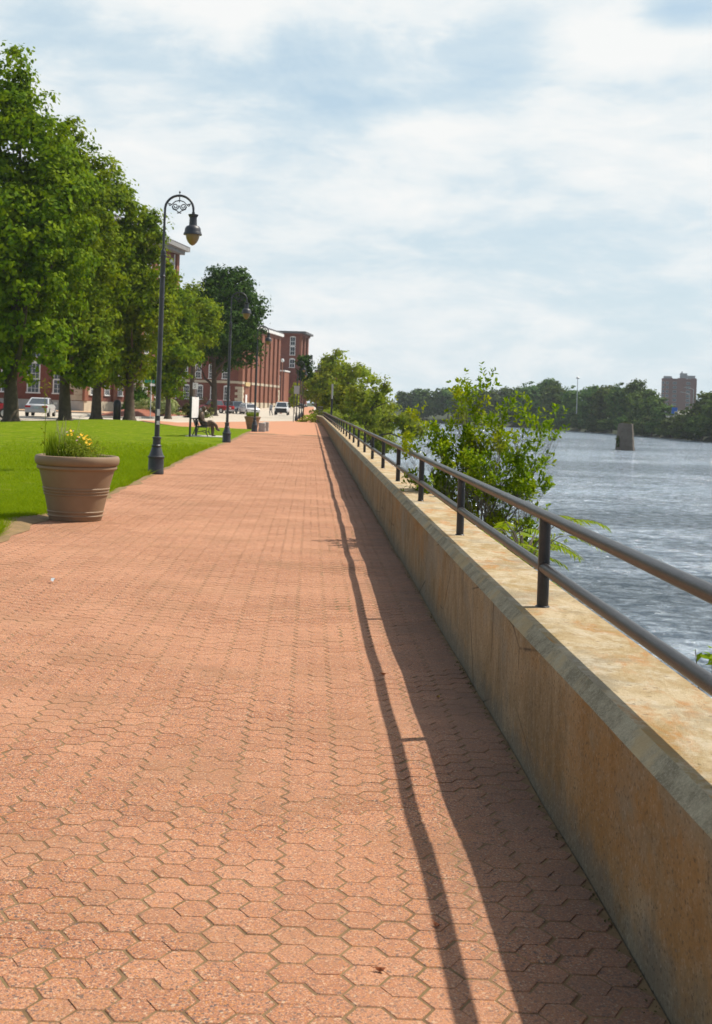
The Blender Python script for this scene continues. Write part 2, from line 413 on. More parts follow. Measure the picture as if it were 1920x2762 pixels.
# ------------------------------------------------------------------ foliage
def leaf_mesh(name, P, N, size, mat, seed=0, shape='quad', aspect=.62, jitter=.5):
    """one mesh of many small leaves at points P facing N"""
    rg = np.random.default_rng(seed)
    n = len(P)
    N = N / (np.linalg.norm(N, axis=1, keepdims=True) + 1e-9)
    rv = rg.normal(size=(n, 3)); T = np.cross(N, rv); T /= np.linalg.norm(T, axis=1, keepdims=True) + 1e-9
    B = np.cross(N, T)
    s = (size * (1 - jitter + 2 * jitter * rg.random(n)))[:, None]
    if shape == 'quad':
        V = np.stack([P - T * s * .5, P + B * s * aspect * .5 - T * s * .05 - N * s * .08, P + T * s * .5 - N * s * .18, P - B * s * aspect * .5 - T * s * .05 - N * s * .08], 1).reshape(-1, 3)
        k = 4; F = np.arange(n * 4, dtype=np.int32); nf = n; ls = np.arange(n, dtype=np.int32) * 4
    else:   # folded pointed leaf: two quads along the midrib
        V = np.stack([P, P + T * s * .45 + B * s * aspect * .5 + N * s * .06, P + T * s - N * s * .14, P + T * s * .45 - B * s * aspect * .5 + N * s * .06, P + T * s * .5 - N * s * .02], 1).reshape(-1, 3)
        k = 5
        F = (np.arange(n)[:, None] * 5 + np.array([0, 1, 2, 4, 0, 4, 2, 3])[None]).astype(np.int32).ravel(); nf = n * 2; ls = np.arange(nf, dtype=np.int32) * 4
    me = bpy.data.meshes.new(name)
    me.vertices.add(len(V)); me.vertices.foreach_set('co', V.astype(np.float32).ravel())
    me.loops.add(len(F)); me.loops.foreach_set('vertex_index', F)
    me.polygons.add(nf); me.polygons.foreach_set('loop_start', ls)
    me.polygons.foreach_set('use_smooth', np.ones(nf, dtype=bool)) if shape != 'quad' else None
    me.update(calc_edges=True)
    me.materials.append(mat)
    return me

def crown_points(blobs, nclump, per, cr, seed, shell=.55, up=.35):
    """clumps of leaves spread near the surface of ellipsoid blobs"""
    rg = np.random.default_rng(seed)
    w = np.array([b[3] * b[4] + b[4] * b[5] + b[3] * b[5] for b in blobs]); w /= w.sum()
    idx = rg.choice(len(blobs), nclump, p=w)
    Bc = np.array([b[:3] for b in blobs])[idx]; Br = np.array([b[3:6] for b in blobs])[idx]
    d = rg.normal(size=(nclump, 3)); d /= np.linalg.norm(d, axis=1, keepdims=True)
    rr = shell + (1.06 - shell) * rg.random(nclump) ** .6
    C = Bc + d * Br * rr[:, None]
    keep = np.array([noise.noise(Vector(c) * .55 + Vector((seed, 0, 0))) > -.24 for c in C])
    C, d, nclump = C[keep], d[keep], int(keep.sum())
    crs = cr * (.5 + 1.0 * rg.random(nclump))
    off = np.clip(rg.normal(size=(nclump, per, 3)), -2.0, 2.0) * .45
    off[..., 2] *= .65
    P = C[:, None] + off * crs[:, None, None]
    ax = np.array([(b[0], b[1]) for b in blobs]).mean(0)
    N = off * 1.0 + d[:, None] * .7 + rg.normal(size=off.shape) * .45
    N[..., 2] += up
    return P.reshape(-1, 3), N.reshape(-1, 3)

def obj_from(me, name, parent=None):
    o = bpy.data.objects.new(name, me); COL.objects.link(o)
    if parent: o.parent = parent
    return o

def limbs(mb, base, top, r0, n, spread, seed, z0f=.25, bend=.4, lenf=.5):
    rg = random.Random(seed)
    base = Vector(base); top = Vector(top); H = (top - base).length
    pts = []; rad = []
    for i in range(9):
        f = i / 8
        p = base.lerp(top, f) + Vector((math.sin(f * 5 + seed), math.cos(f * 4 + seed * 2), 0)) * (.012 * H * math.sin(f * math.pi))
        pts.append(p); rad.append(r0 * (1 - f) ** .8 * .9 + r0 * .06)
    rad[0] = r0 * 1.0
    # root flare
    mb.tube([pts[0] + Vector((0, 0, -.25)), pts[0] + Vector((0, 0, .02)), pts[0] + Vector((0, 0, .3)), pts[0].lerp(pts[1], .6)] + pts[1:], [r0 * 1.75, r0 * 1.5, r0 * 1.12, r0] + rad[1:], 12)
    for k in range(n):
        f = z0f + (.9 - z0f) * k / max(1, n - 1)
        p = base.lerp(top, f)
        a = k * 2.4 + seed + rg.random()
        L = spread * (lenf + .5 * rg.random()) * (1.15 - .7 * f)
        d = Vector((math.cos(a), math.sin(a), .55 + rg.random() * .6))
        q = p + d * L * .5 + Vector((0, 0, bend * .1)); e = p + d * L + Vector((rg.uniform(-.3, .3), rg.uniform(-.3, .3), bend * L * .5))
        rr = r0 * (1 - f) ** .8 * .55 + r0 * .05
        mb.tube([p, p.lerp(q, .5) + Vector((0, 0, .05 * L)), q, e], [rr, rr * .8, rr * .6, rr * .15], 7)

def make_tree(name, label, cat, loc, H, crown_z, rx, leafm, size, nclump, per, cr, seed, trunk_r, group=None, shape='egg', nl=9, ry=None, top=None):
    ry = ry or rx
    t = empty(name, loc); tag(t, label, cat, group)
    rg = random.Random(seed)
    blobs = []
    h = H - crown_z
    if shape == 'egg':
        nl_ = 9
        for i in range(nl_):
            f = i / (nl_ - 1)
            w = math.sin(math.pi * (f * .63 + .26)) ** .75
            for k in range(4 if w > .5 else 2):
                a = rg.random() * 6.28; o = rx * w * .42
                blobs.append((math.cos(a) * o, math.sin(a) * o * ry / rx, crown_z + h * (.06 + .86 * f), rx * w * .66, ry * w * .66, h * .13))
    elif shape == 'round':
        for k in range(16):
            a = rg.random() * 6.28; e = rg.uniform(-.7, 1.0)
            o = math.cos(e) * .52
            blobs.append((math.cos(a) * rx * o, math.sin(a) * ry * o, crown_z + h * (.5 + .36 * math.sin(e)), rx * .5, ry * .5, h * .26))
    elif shape == 'loose':
        for k in range(13):
            a = rg.random() * 6.28; f = rg.random()
            o = rg.uniform(.25, .8) * (1 - .45 * f)
            q = rg.uniform(.2, .36)
            blobs.append((math.cos(a) * rx * o, math.sin(a) * ry * o, crown_z + h * (.08 + .84 * f), rx * q, ry * q, h * q * .42))
    P, N = crown_points(blobs, nclump, per, cr, seed)
    obj_from(leaf_mesh('crown', P, N, size, leafm, seed), 'crown', t)
    mb = MB(); limbs(mb, (0, 0, 0), (rg.uniform(-.3, .3), rg.uniform(-.3, .3), (top or crown_z + h * .8)), trunk_r, nl, rx * .9, seed, z0f=max(.12, crown_z * .75 / H))
    mb.build('trunk', M['bark'], t, True)
    return t

# ------------------------------------------------------------------ ground, river, sky-side setting
def sheet(name, pts, z, mat, kind='structure'):
    mb = MB(); mb.poly([(p[0], p[1], z + gz(p[1])) for p in pts]); o = mb.build(name, mat)
    return tag(o, kind=kind)

def strip_grid(name, x0, x1, y0, y1, nx, ny, zf, mat, edge=None):
    mb = MB()
    for j in range(ny + 1):
        y = y0 + (y1 - y0) * j / ny
        for i in range(nx + 1):
            a = x0(y) if callable(x0) else x0; b = x1(y) if callable(x1) else x1
            x = a + (b - a) * i / nx
            mb.v.append((x, y, zf(x, y)))
    for j in range(ny):
        for i in range(nx):
            k = j * (nx + 1) + i
            mb.f.append((k, k + 1, k + nx + 2, k + nx + 1)); mb.m.append(0)
    return tag(mb.build(name, mat, None, True), kind='structure')

def bank_x(y):        # where the town side ground stops towards the river
    return 1.36 if y < 200 else 1.36 + 14 * sm(200, 420, y)

strip_grid('ground', -420, lambda y: bank_x(y), -40, 1500, 12, 120, lambda x, y: -.055 + gz(y) , M['asphalt'])
strip_grid('river_bank', lambda y: bank_x(y) - .05, lambda y: bank_x(y) + (0.35 if y < 60 else .35 + 5.5 * sm(60, 100, y)), -40, 1500, 6, 200,
           lambda x, y: (-.5 if y < 60 else -.5) + gz(y) * .6 - (4.5 + gz(y) * .6) * max(0, (x - bank_x(y) + .05) / (.40 if y < 60 else .40 + 5.5 * sm(60, 100, y))) ** 1.3, M['bank'])
tag(sheet('water', [(-30, -60), (900, -60), (900, 1600), (-30, 1600)], 0, M['water']))
bpy.data.objects['water'].location.z = -4.0
for v in bpy.data.objects['water'].data.vertices: v.co.z = 0

# far bank of the river
BANK = [(118, -60), (112, 120), (105, 250), (99, 306), (97, 383), (84, 473), (58, 530), (15, 560), (-60, 600)]
def far_bank():
    mb = MB(); n = len(BANK); cols = [(0, -4.6), (3, -3.0), (14, 1.0), (60, 3.0), (1200, 6.0)]
    for (x, y) in BANK:
        for d, z in cols:
            mb.v.append((x + d * .9, y + d * (.45 if y > 300 else .1) + (d if y > 500 else 0), z))
    k = len(cols)
    for i in range(n - 1):
        for j in range(k - 1):
            a = i * k + j; mb.f.append((a, a + 1, a + k + 1, a + k)); mb.m.append(0)
    return tag(mb.build('far_bank', M['bank'], None, True), kind='structure')
far_bank()

# ---- promenade of three-hexagon clay pavers
S_HEX = .0677
WALL_X = .986
def und(x, y):
    v = noise.noise(Vector((x * .55, y * .42, 3.1))) * .016 + noise.noise(Vector((x * 1.6, y * 1.3, 9.7))) * .007
    v += .013 * sm(-.1, .5, x) * noise.noise(Vector((x * .7, y * .95, 21)))
    return v - .022 * sm(.1, .9, x) * (.5 + .5 * noise.noise(Vector((1.3, y * .5, 5)))) 
def left_edge(y):
    return -3.34 - .06 * math.sin(y * .21) + .05 * noise.noise(Vector((0, y * .6, 1)))

def build_pavers():
    s = S_HEX; rs = math.sqrt(3) * s
    ang = [math.radians(60 * k) for k in range(6)]
    dirs = [(math.cos(a + math.radians(30)), math.sin(a + math.radians(30))) for a in ang]   # edge normals
    V = []; F = []; tone = []
    rg = random.Random(3)
    i0 = int(-3.6 / (1.5 * s)); i1 = int(WALL_X / (1.5 * s)) + 1
    if i0 % 2: i0 -= 1
    off = {}
    j0, j1 = int(1.4 / rs), int(64 / rs)
    unit_cache = {}
    def cg(sd): return max(-1.5 * sd, min(1.5 * sd, rg.gauss(0, sd)))
    def unit(i, j):
        k = (i - i0) // 2; a = (i - i0) & 1
        if k not in off: off[k] = rg.randrange(3)
        return (k, (2 * j + a + off[k]) // 3)
    def up(u):
        if u not in unit_cache:
            unit_cache[u] = (cg(.0005), cg(.0035), cg(.0035), min(1, max(0, rg.gauss(.5, .27))), rg.gauss(0, .0008), rg.gauss(0, .0008))
        return unit_cache[u]
    for i in range(i0, i1 + 1):
        a = (i - i0) & 1
        x = 1.5 * s * i
        for j in range(j0, j1):
            y = rs * (j + .5 * a)
            if x < left_edge(y) - .02 or x > WALL_X - .03: continue
            if y < 20 and x < -1.25 * y / 3.1 * .9 - .6 and y < 9: continue
            u = unit(i, j); dz, tx, ty, tn, jx, jy = up(u)
            # neighbours in edge-normal order 30,90,150,210,270,330 degrees
            if a == 0: nb = [(i + 1, j), (i, j + 1), (i - 1, j), (i - 1, j - 1), (i, j - 1), (i + 1, j - 1)]
            else: nb = [(i + 1, j + 1), (i, j + 1), (i - 1, j + 1), (i - 1, j), (i, j - 1), (i + 1, j)]
            same = [unit(*q) == u for q in nb]
            ap = rs / 2
            gi = [.0014 if q else (.0046 if h in (1, 4) else .0058) for h, q in enumerate(same)]      # inner inset
            go = [0.0 if q else (.0020 if h in (1, 4) else .0034) for h, q in enumerate(same)]        # outer inset
            dep = [.0006 if q else .0027 for q in same]
            cx, cy = x + jx, y + jy
            b = len(V)
            z0 = und(x, y)
            for ring in (0, 1):
                g = gi if ring == 0 else go
                for k in range(6):
                    e1, e2 = (k - 1) % 6, k          # vertex k lies between edges k-1 and k
                    n1, n2 = dirs[e1], dirs[e2]; d1, d2 = ap - g[e1], ap - g[e2]
                    det = n1[0] * n2[1] - n1[1] * n2[0]
                    px = (d1 * n2[1] - d2 * n1[1]) / det; py = (n1[0] * d2 - n2[0] * d1) / det
                    z = z0 + dz + tx * px + ty * py
                    if ring: z -= max(dep[e1], dep[e2])
                    V.append((cx + px, cy + py, z))
            F.append(tuple(b + k for k in range(6)))
            for k in range(6):
                k2 = (k + 1) % 6
                F.append((b + 6 + k, b + 6 + k2, b + k2, b + k))
            tone += [tn] * 12
    me = bpy.data.meshes.new('promenade'); me.from_pydata(V, [], F)
    at = me.attributes.new('tone', 'FLOAT', 'POINT'); at.data.foreach_set('value', tone)
    me.materials.append(M['paver'])
    o = bpy.data.objects.new('promenade', me); COL.objects.link(o)
    tag(o, kind='structure')
    # jointing sand below the pavers
    strip_grid('joint_sand', -3.7, WALL_X - .004, 1.2, 66, 60, 640, lambda x, y: und(x, y) - .0019, M['sand'])
build_pavers()
strip_grid('paving', -3.3, lambda y: WALL_X + .02 if y < 108 else (WALL_X - .38 * sm(108, 128, y)), 63.9, 75.0, 6, 40, lambda x, y: -.004, M['farpaver'])
sheet('plaza', [(-3.6, 75.0), (.99, 75.0), (.99, 100), (.99, 110), (.62, 127), (.6, 160), (-1.45, 160), (-1.45, 123), (-2.4, 120), (-5.3, 108.7), (-9.7, 91), (-11.6, 95.5), (-13.2, 95.2), (-8.1, 77)], -.006, M['farpaver'])
strip_grid('far_path', -1.35, .62, 159.8, 330, 4, 60, lambda x, y: -.003 + gz(y), M['farpaver'])

# ---- lawn
LAWN = [(-3.34, 9), (-3.34, 74.6), (-3.75, 75.1), (-8.0, 76.9), (-9.6, 81), (-12.2, 90.5), (-13.4, 93.6), (-15.6, 94), (-16.6, 84), (-17.6, 76), (-19.5, 72), (-30, 67), (-60, 60), (-60, 9)]
def lawn_left(y):
    return -34
def lawn():
    mb = MB()
    def far_lim(x):
        pts = [(-60, 60), (-30, 67), (-19.5, 72), (-17.6, 77), (-16.6, 85), (-15.4, 93.6), (-13.4, 93.4), (-12.2, 90.5), (-9.6, 81), (-8.0, 76.9), (-3.3, 75.0)]
        for (a, b), (c, d) in zip(pts, pts[1:]):
            if a <= x <= c: return b + (d - b) * (x - a) / (c - a)
        return 60 if x < -60 else 75
    nx, ny = 110, 130
    for j in range(ny + 1):
        f = j / ny
        for i in range(nx + 1):
            g = i / nx
            x = -3.30 - 50 * g ** 1.8
            yl = 6.0; yh = far_lim(x)
            y = yl + (yh - yl) * f
            e = left_edge(y) + .03 * noise.noise(Vector((y * 3, 2, 0))) + .05 * noise.noise(Vector((y * 1.1, 7, 0)))
            if i == 0: x = e
            else: x = x + (e + 3.30)
            d = e - x
            z = .022 * sm(0, .12, d) + .03 * noise.noise(Vector((x * .3, y * .25, 0))) * sm(.2, 2, d) + .10 * sm(1, 10, d) * sm(3, 25, yh - y) - .005
            if f > .999: z = -.05
            mb.v.append((x, y, z))
    for j in range(ny):
        for i in range(nx):
            k = j * (nx + 1) + i
            mb.f.append((k, k + nx + 1, k + nx + 2, k + 1)); mb.m.append(0)
    return tag(mb.build('lawn', M['lawn'], None, True), kind='structure'), far_lim
lawn_o, far_lim = lawn()
lawn_co = np.empty(len(lawn_o.data.vertices) * 3, dtype=np.float32); lawn_o.data.vertices.foreach_get('co', lawn_co)

strip_grid('dirt_verge', lambda y: left_edge(y) - .20 - .30 * math.exp(-((y - 15.2) / 1.1) ** 2), lambda y: left_edge(y) + .11 + .16 * noise.noise(Vector((y * 1.1, 0, 4))), 6, 74, 4, 300, lambda x, y: und(x, y) + .0045 + (.034 * math.exp(-((y - 15.2) / 1.1) ** 2) if x < left_edge(y) - .02 else 0) + (-.02 if x < left_edge(y) - .12 - .30 * math.exp(-((y - 15.2) / 1.1) ** 2) else 0), M['dirt'])

def grass_blades():
    rg = np.random.default_rng(5)
    n = 110000
    y = 13.2 + (46 - 13.2) * rg.random(n) ** 1.7
    wid = .35 + (y - 13.2) * .20 + 0.6
    x = -rg.random(n) ** 1.5 * wid
    e = np.array([left_edge(v) for v in y]) + .05 * np.array([noise.noise(Vector((v * 1.1, 7, 0))) for v in y])
    x = x + e + .03 + rg.normal(size=n) * .015
    keep = ((x < e - .02) | (rg.random(n) < .35)) & (rg.random(n) < np.clip((46 - y) / 16, 0, 1))
    keep &= ~((e - x) < .30 * np.exp(-((y - 15.2) / 1.0) ** 2) * (.6 + .6 * rg.random(n)))
    x, y, e = x[keep], y[keep], e[keep]; n = len(x)
    d = e - x
    z = .022 * np.clip(d / .12, 0, 1) + .08 * np.clip((d - 1) / 9, 0, 1) ** 2 - .005
    h = (.028 + .035 * rg.random(n)) * (1 + .5 * (y > 25)) * (1 + 1.1 * (d < .09) * rg.random(n))
    a = rg.random(n) * 6.283; w = .004 + .003 * (y > 22) + .004 * (y > 32)
    lx = rg.normal(size=n) * .9; ly = rg.normal(size=n) * .9
    V = np.empty((n, 3, 3), dtype=np.float32)
    V[:, 0] = np.stack([x - np.cos(a) * w, y - np.sin(a) * w, z], 1)
    V[:, 1] = np.stack([x + np.cos(a) * w, y + np.sin(a) * w, z], 1)
    V[:, 2] = np.stack([x + lx * h, y + ly * h, z + h], 1)
    me = bpy.data.meshes.new('grass'); me.vertices.add(n * 3); me.vertices.foreach_set('co', V.ravel())
    me.loops.add(n * 3); me.loops.foreach_set('vertex_index', np.arange(n * 3, dtype=np.int32))
    me.polygons.add(n); me.polygons.foreach_set('loop_start', np.arange(n, dtype=np.int32) * 3)
    me.update(calc_edges=True); me.materials.append(M['grass'])
    return tag(obj_from(me, 'grass'), 'short bright green grass blades of the lawn beside the brick path', 'grass', kind='stuff')
grass_blades()

# mulch island and kerbs beyond the lawn
def mulch():
    mb = MB(); cx, cy = -14.6, 119
    poly = [(-17.6, 103), (-15.2, 103.6), (-13.6, 112), (-12.6, 124), (-11.2, 141), (-16, 141), (-19, 128), (-20, 112)]
    n = 40
    rings = []
    for k in range(6):
        f = 1 - k / 5
        ring = []
        for i in range(n):
            q = i / n * len(poly); a = int(q); fr = q - a
            p0 = poly[a]; p1 = poly[(a + 1) % len(poly)]
            x = p0[0] + (p1[0] - p0[0]) * fr; y = p0[1] + (p1[1] - p0[1]) * fr
            x = cx - 1 + (x - cx + 1) * f; y = cy + (y - cy) * f
            ring.append(len(mb.v)); mb.v.append((x, y, -.02 + .75 * sm(0, .75, 1 - f) + .05 * noise.noise(Vector((x, y, 0)))))
        rings.append(ring)
    for a, b in zip(rings, rings[1:]):
        for i in range(n):
            j = (i + 1) % n
            mb.f.append((a[i], a[j], b[j], b[i])); mb.m.append(0)
    tag(mb.build('mulch_bed', M['mulch'], None, True), kind='structure')
    kb = MB()
    for p, q in zip(poly, poly[1:] + poly[:1]):
        d = Vector((q[0] - p[0], q[1] - p[1])); L = d.length; u = d / L
        kb.obox(((p[0] + q[0]) / 2, (p[1] + q[1]) / 2, .03), L / 2, .09, .09, u, (-u.y, u.x))
    tag(kb.build('kerb', M['kerb']), kind='structure')
    kb = MB()   # kerb and pavement in front of the corner mill
    kb.box(-60, -20.4, 126.4, 126.6, -.05, .05)
    tag(kb.build('kerb', M['kerb']), kind='structure')
    sheet('pavement', [(-60, 126.6), (-20.4, 126.6), (-18.5, 132), (-16.9, 150), (-16.5, 172), (-26, 172), (-26, 139), (-60, 139)], .09, pmat('tan pavement brick', (.42, .25, .14), (.50, .32, .19), 1, .9))
    sheet('road', [(-60, 64), (-30, 70), (-20.5, 76), (-18, 92), (-18.6, 103), (-20.8, 112), (-20, 126.3), (-60, 126.3)], -.03, M['asphalt'])
mulch()

# ------------------------------------------------------------------ river wall and railing
LZ = .605
def wall_path(y):       # x shift of the wall and height shift along the promenade
    return (-.36 * sm(106, 130, y), .0)
def river_wall():
    mb = MB()
    prof = [(WALL_X, -.3), (WALL_X, .556), (1.034, LZ), (1.40, LZ - .004), (1.40, -4.4)]
    mats = [0, 1, 2, 0]
    joints = [-3, 14.6, 30, 45.5, 61, 76.5, 92, 107.5, 123, 138.5, 160, 200]
    for a, b in zip(joints, joints[1:]):
        ys = list(np.arange(a + .012, b - .012, 1.2)) + [b - .012]
        base = len(mb.v)
        for y in ys:
            dx, dz = wall_path(y)
            for k, (x, z) in enumerate(prof):
                e = 0
                if k in (1, 2): e = .0025 * noise.noise(Vector((y * 2.3, k * 5, 0)))
                mb.v.append((x + dx + e, y, z + dz + gz(y) + (e if k else 0)))
        P = len(prof)
        for i in range(len(ys) - 1):
            for k in range(P - 1):
                q = base + i * P + k
                mb.f.append((q, q + P, q + P + 1, q + 1)); mb.m.append(mats[k])
        mb.f.append(tuple(base + k for k in range(P))); mb.m.append(1)
        mb.f.append(tuple(base + (len(ys) - 1) * P + k for k in reversed(range(P)))); mb.m.append(1)
    o = mb.build('river_wall', [M['cface'], M['cedge'], M['ctop']])
    tag(o, 'long low concrete river wall with rust stained ledge and grey chamfered edge', 'wall')
river_wall()

def railing():
    t = empty('railing', (1.17, 2.72, LZ))
    tag(t, 'dark two pipe metal railing running along the top of the concrete river wall', 'railing')
    X0, Y0 = 1.17, 2.72
    def P(y, z):
        dx, dz = wall_path(y)
        return (dx, y - Y0, z - LZ + dz + gz(y))
    for z, nm, r in ((1.05, 'top_rail', .0275), (.795, 'mid_rail', .0265)):
        mb = MB()
        ys = [-1.5 + 2 * k for k in range(58)]
        mb.tube([P(y, z) for y in ys], r, 14)
        step = .45
        ys2 = [114.3 + 3 * k for k in range(16)]
        mb.tube([P(112.5, z), P(114.0, z), P(114.05, z + step)] + [P(y, z + step) for y in ys2], r, 8)
        mb.build(nm, M['rail'], t, True)
    y = 2.72; k = 0
    while y < 158:
        mb = MB()
        zt = 1.04 + (.45 if y > 114 else 0)
        a = P(y, LZ - .01); b = P(y, zt)
        mb.tube([a, b], .0285, 14 if y < 30 else 8)
        if y < 40:
            mb.tube([(a[0], a[1], a[2] + .011), (a[0], a[1], a[2] + .016)], [.036, .032], 14)
        mb.build('post', M['rail'], t, True)
        y += 3.39
railing()

# leaf litter and moss along the foot of the wall
def litter():
    rg = np.random.default_rng(9); n = 900
    y = 3 + 24 * rg.random(n) ** 1.4; x = WALL_X - .012 - np.abs(rg.normal(size=n)) * .018
    P = np.stack([x, y, np.array([und(a, b) for a, b in zip(x, y)]) + .003 + .006 * rg.random(n)], 1)
    N = rg.normal(size=(n, 3)) * .5; N[:, 2] += 1
    cl = np.array([noise.noise(Vector((0, v * 2.2, 3))) for v in y]); k = cl > .0
    me = leaf_mesh('moss', P[k], N[k], .010, leafmat('moss and crumbs', (.05, .06, .012), (.10, .085, .04), None, .1, .9), 9)
    tag(obj_from(me, 'moss'), 'moss and crumbs gathered along the foot of the river wall', 'moss', kind='stuff')
litter()

def fallen(name, label, loc, size, mat, rz):
    mb = MB(); n = 8; pts = []
    for k in range(n):
        a = k / n * 6.283; r = size * (.5 + .5 * abs(math.cos(a)) ** 1.5) * (1 + .12 * math.sin(3 * a))
        pts.append((math.cos(a) * r, math.sin(a) * r * .55, .004 + .006 * math.cos(2 * a)))
    for k in range(n):
        mb.poly([(0, 0, .010), pts[k], pts[(k + 1) % n]])
    mb.tube([(size, 0, .006), (size * 1.5, size * .1, .01)], .0012, 5)
    o = mb.build(name, mat); o.location = loc; o.rotation_euler = (0.1, .1, rz)
    tag(o, label, 'leaf', 'fallen leaves on the paving')
m_rust = pmat('rust brown dead leaf', (.26, .07, .02), (.34, .11, .03), 40, .8)
m_yl = pmat('yellow dead leaf', (.55, .42, .05), (.6, .36, .06), 40, .8)
def on_path(x, y): return (x, y, und(x, y) + .004)
fallen('fallen_leaf', 'rust brown fallen leaf on the sunlit strip between rail and wall shadows', on_path(.475, 7.25), .022, m_rust, .3)
fallen('fallen_leaf', 'small yellow fallen leaf in the wall shadow near the river wall', on_path(.745, 6.75), .018, m_yl, 1.2)
fallen('fallen_leaf', 'rust brown fallen leaf right beside the near rail shadow', on_path(.43, 3.72), .016, m_rust, 2.0)
fallen('fallen_leaf', 'rust brown fallen leaf on open sunlit pavers near the camera', on_path(.245, 3.42), .017, m_rust, 2.8)

# ------------------------------------------------------------------ street lamps
def spiral(cx, cz, r0, r1, a0, a1, n=16):
    return [(cx + (r0 + (r1 - r0) * k / n) * math.cos(a0 + (a1 - a0) * k / n), 0, cz + (r0 + (r1 - r0) * k / n) * math.sin(a0 + (a1 - a0) * k / n)) for k in range(n + 1)]

def make_lamp():
    t = empty('street_lamp', (0, 0, 0))
    mb = MB()
    mb.lathe([(.0, 0), (.168, 0), (.172, .05), (.165, .07), (.162, .33), (.178, .345), (.178, .37), (.155, .385), (.095, .565), (.105, .58), (.105, .60), (.085, .62), (.083, .735), (.096, .745), (.096, .775), (.056, .79), (0, .79)], 24)
    mb.build('base', M['lamp'], t, True)
    mb = MB()
    mb.lathe([(.055, .78), (.052, 3.70), (.058, 3.705), (.058, 3.73), (.052, 3.735), (.052, 4.15), (.062, 4.16), (.062, 4.19), (.054, 4.2), (.053, 4.56), (.064, 4.58), (.064, 4.63), (.05, 4.64), (.058, 4.66), (.045, 4.72), (.024, 4.76), (.024, 4.8), (0, 4.8)], 18)
    mb.build('pole', M['lamp'], t, True)
    mb = MB()
    cx, cz = .305, 5.60; r = .30
    pts = [(.0, 0, 4.74), (.0, 0, 5.2), (.003, 0, 5.5)] + [(cx - r * math.cos(a), 0, cz + (r * .97) * math.sin(a)) for a in np.linspace(0.05, math.pi - .02, 22)] + [(.607, 0, 5.53)]
    mb.tube(pts, [.026] * (len(pts) - 1) + [.02], 10)
    mb.build('arm', M['lamp'], t, True)
    mb = MB()
    mb.tube([(cx, 0, 5.88), (cx, 0, 5.945)], .006, 8); mb.lathe([(0, 5.93), (.018, 5.95), (.02, 5.965), (.008, 5.985), (0, 6.0)], 10, (cx, 0, 0))
    mb.build('finial', M['lamp'], t, True)
    mb = MB()
    for sgn in (-1, 1):
        mb.tube([(cx + sgn * (x - cx), y, z) for x, y, z in spiral(cx + .085, 5.66, .075, .018, math.pi * .9, math.pi * 4.2, 26)], .0115, 6)
        mb.tube([(cx + sgn * .0, 0, 5.79), (cx + sgn * .09, 0, 5.765), (cx + sgn * .16, 0, 5.70), (cx + sgn * .24, 0, 5.72)], .0115, 6)
        mb.tube([(cx + sgn * .155, 0, 5.66), (cx + sgn * .13, 0, 5.60), (cx + sgn * .06, 0, 5.575), (cx - sgn * .02, 0, 5.52), (cx - sgn * .045, 0, 5.525)], .011, 6)
        mb.tube([(cx + sgn * (x - cx), y, z) for x, y, z in spiral(cx + .20, 5.70, .03, .012, math.pi * 1.0, math.pi * 3, 12)], .011, 6)
    mb.tube([(cx, 0, 5.89), (cx, 0, 5.75)], .012, 6)
    mb.build('scrollwork', M['lamp'], t, True)
    mb = MB(); c = (.607, 0, 0)
    mb.lathe([(0, 5.56), (.03, 5.555), (.034, 5.53), (.03, 5.515), (.06, 5.505), (.107, 5.50), (.107, 5.485), (.088, 5.45), (.078, 5.44), (.084, 5.27), (.10, 5.265), (.135, 5.25), (.168, 5.20), (.172, 5.15), (.178, 5.13), (.198, 5.085), (.198, 5.07), (.15, 5.075), (0, 5.08)], 28, c)
    lan = mb.build('lantern', M['lamp'], t, True)
    mb = MB(); mb.lathe([(.146, 5.078), (.145, 5.04), (.132, 4.985), (.10, 4.92), (.05, 4.865), (.012, 4.845), (0, 4.843)], 26, c)
    mb.build('globe', M['globe'], lan, True)
    return t
LAMPS = [
    (-3.23, 26.3, 'tall charcoal lamp post with white stickers beside the near flower planter, closest to the camera'),
    (-3.26, 48.8, 'charcoal lamp post just in front of the bronze seated statue on its bench'),
    (-3.10, 69.3, 'charcoal lamp post standing against the far planter and the granite blocks'),
    (-1.40, 123.0, 'charcoal lamp post beside the bare grey sign, nearest of the distant lamp row'),
    (-1.30, 144.0, 'distant charcoal lamp post, second in the row along the parking lot edge'),
    (-1.22, 165.0, 'distant charcoal lamp post, third in the row just past the slim street tree'),
    (-1.15, 187.0, 'farthest charcoal lamp post of the row before the tall brick mill'),
]
proto = make_lamp()
for i, (x, y, lab) in enumerate(LAMPS):
    o = proto if i == 0 else copy_tree(proto)
    o.location = (x, y, gz(y)); o.rotation_euler.z = R(rnd.uniform(-3, 3))
    tag(o, lab, 'street lamp', 'crook neck lamp posts along the promenade')
for o, hz in ((proto, 1.30), (proto, 1.08)):
    mb = MB(); mb.obox((.02, -.0555, hz), .030, .002, .07 if hz > 1.2 else .04); mb.build('sticker', M['white'], o)

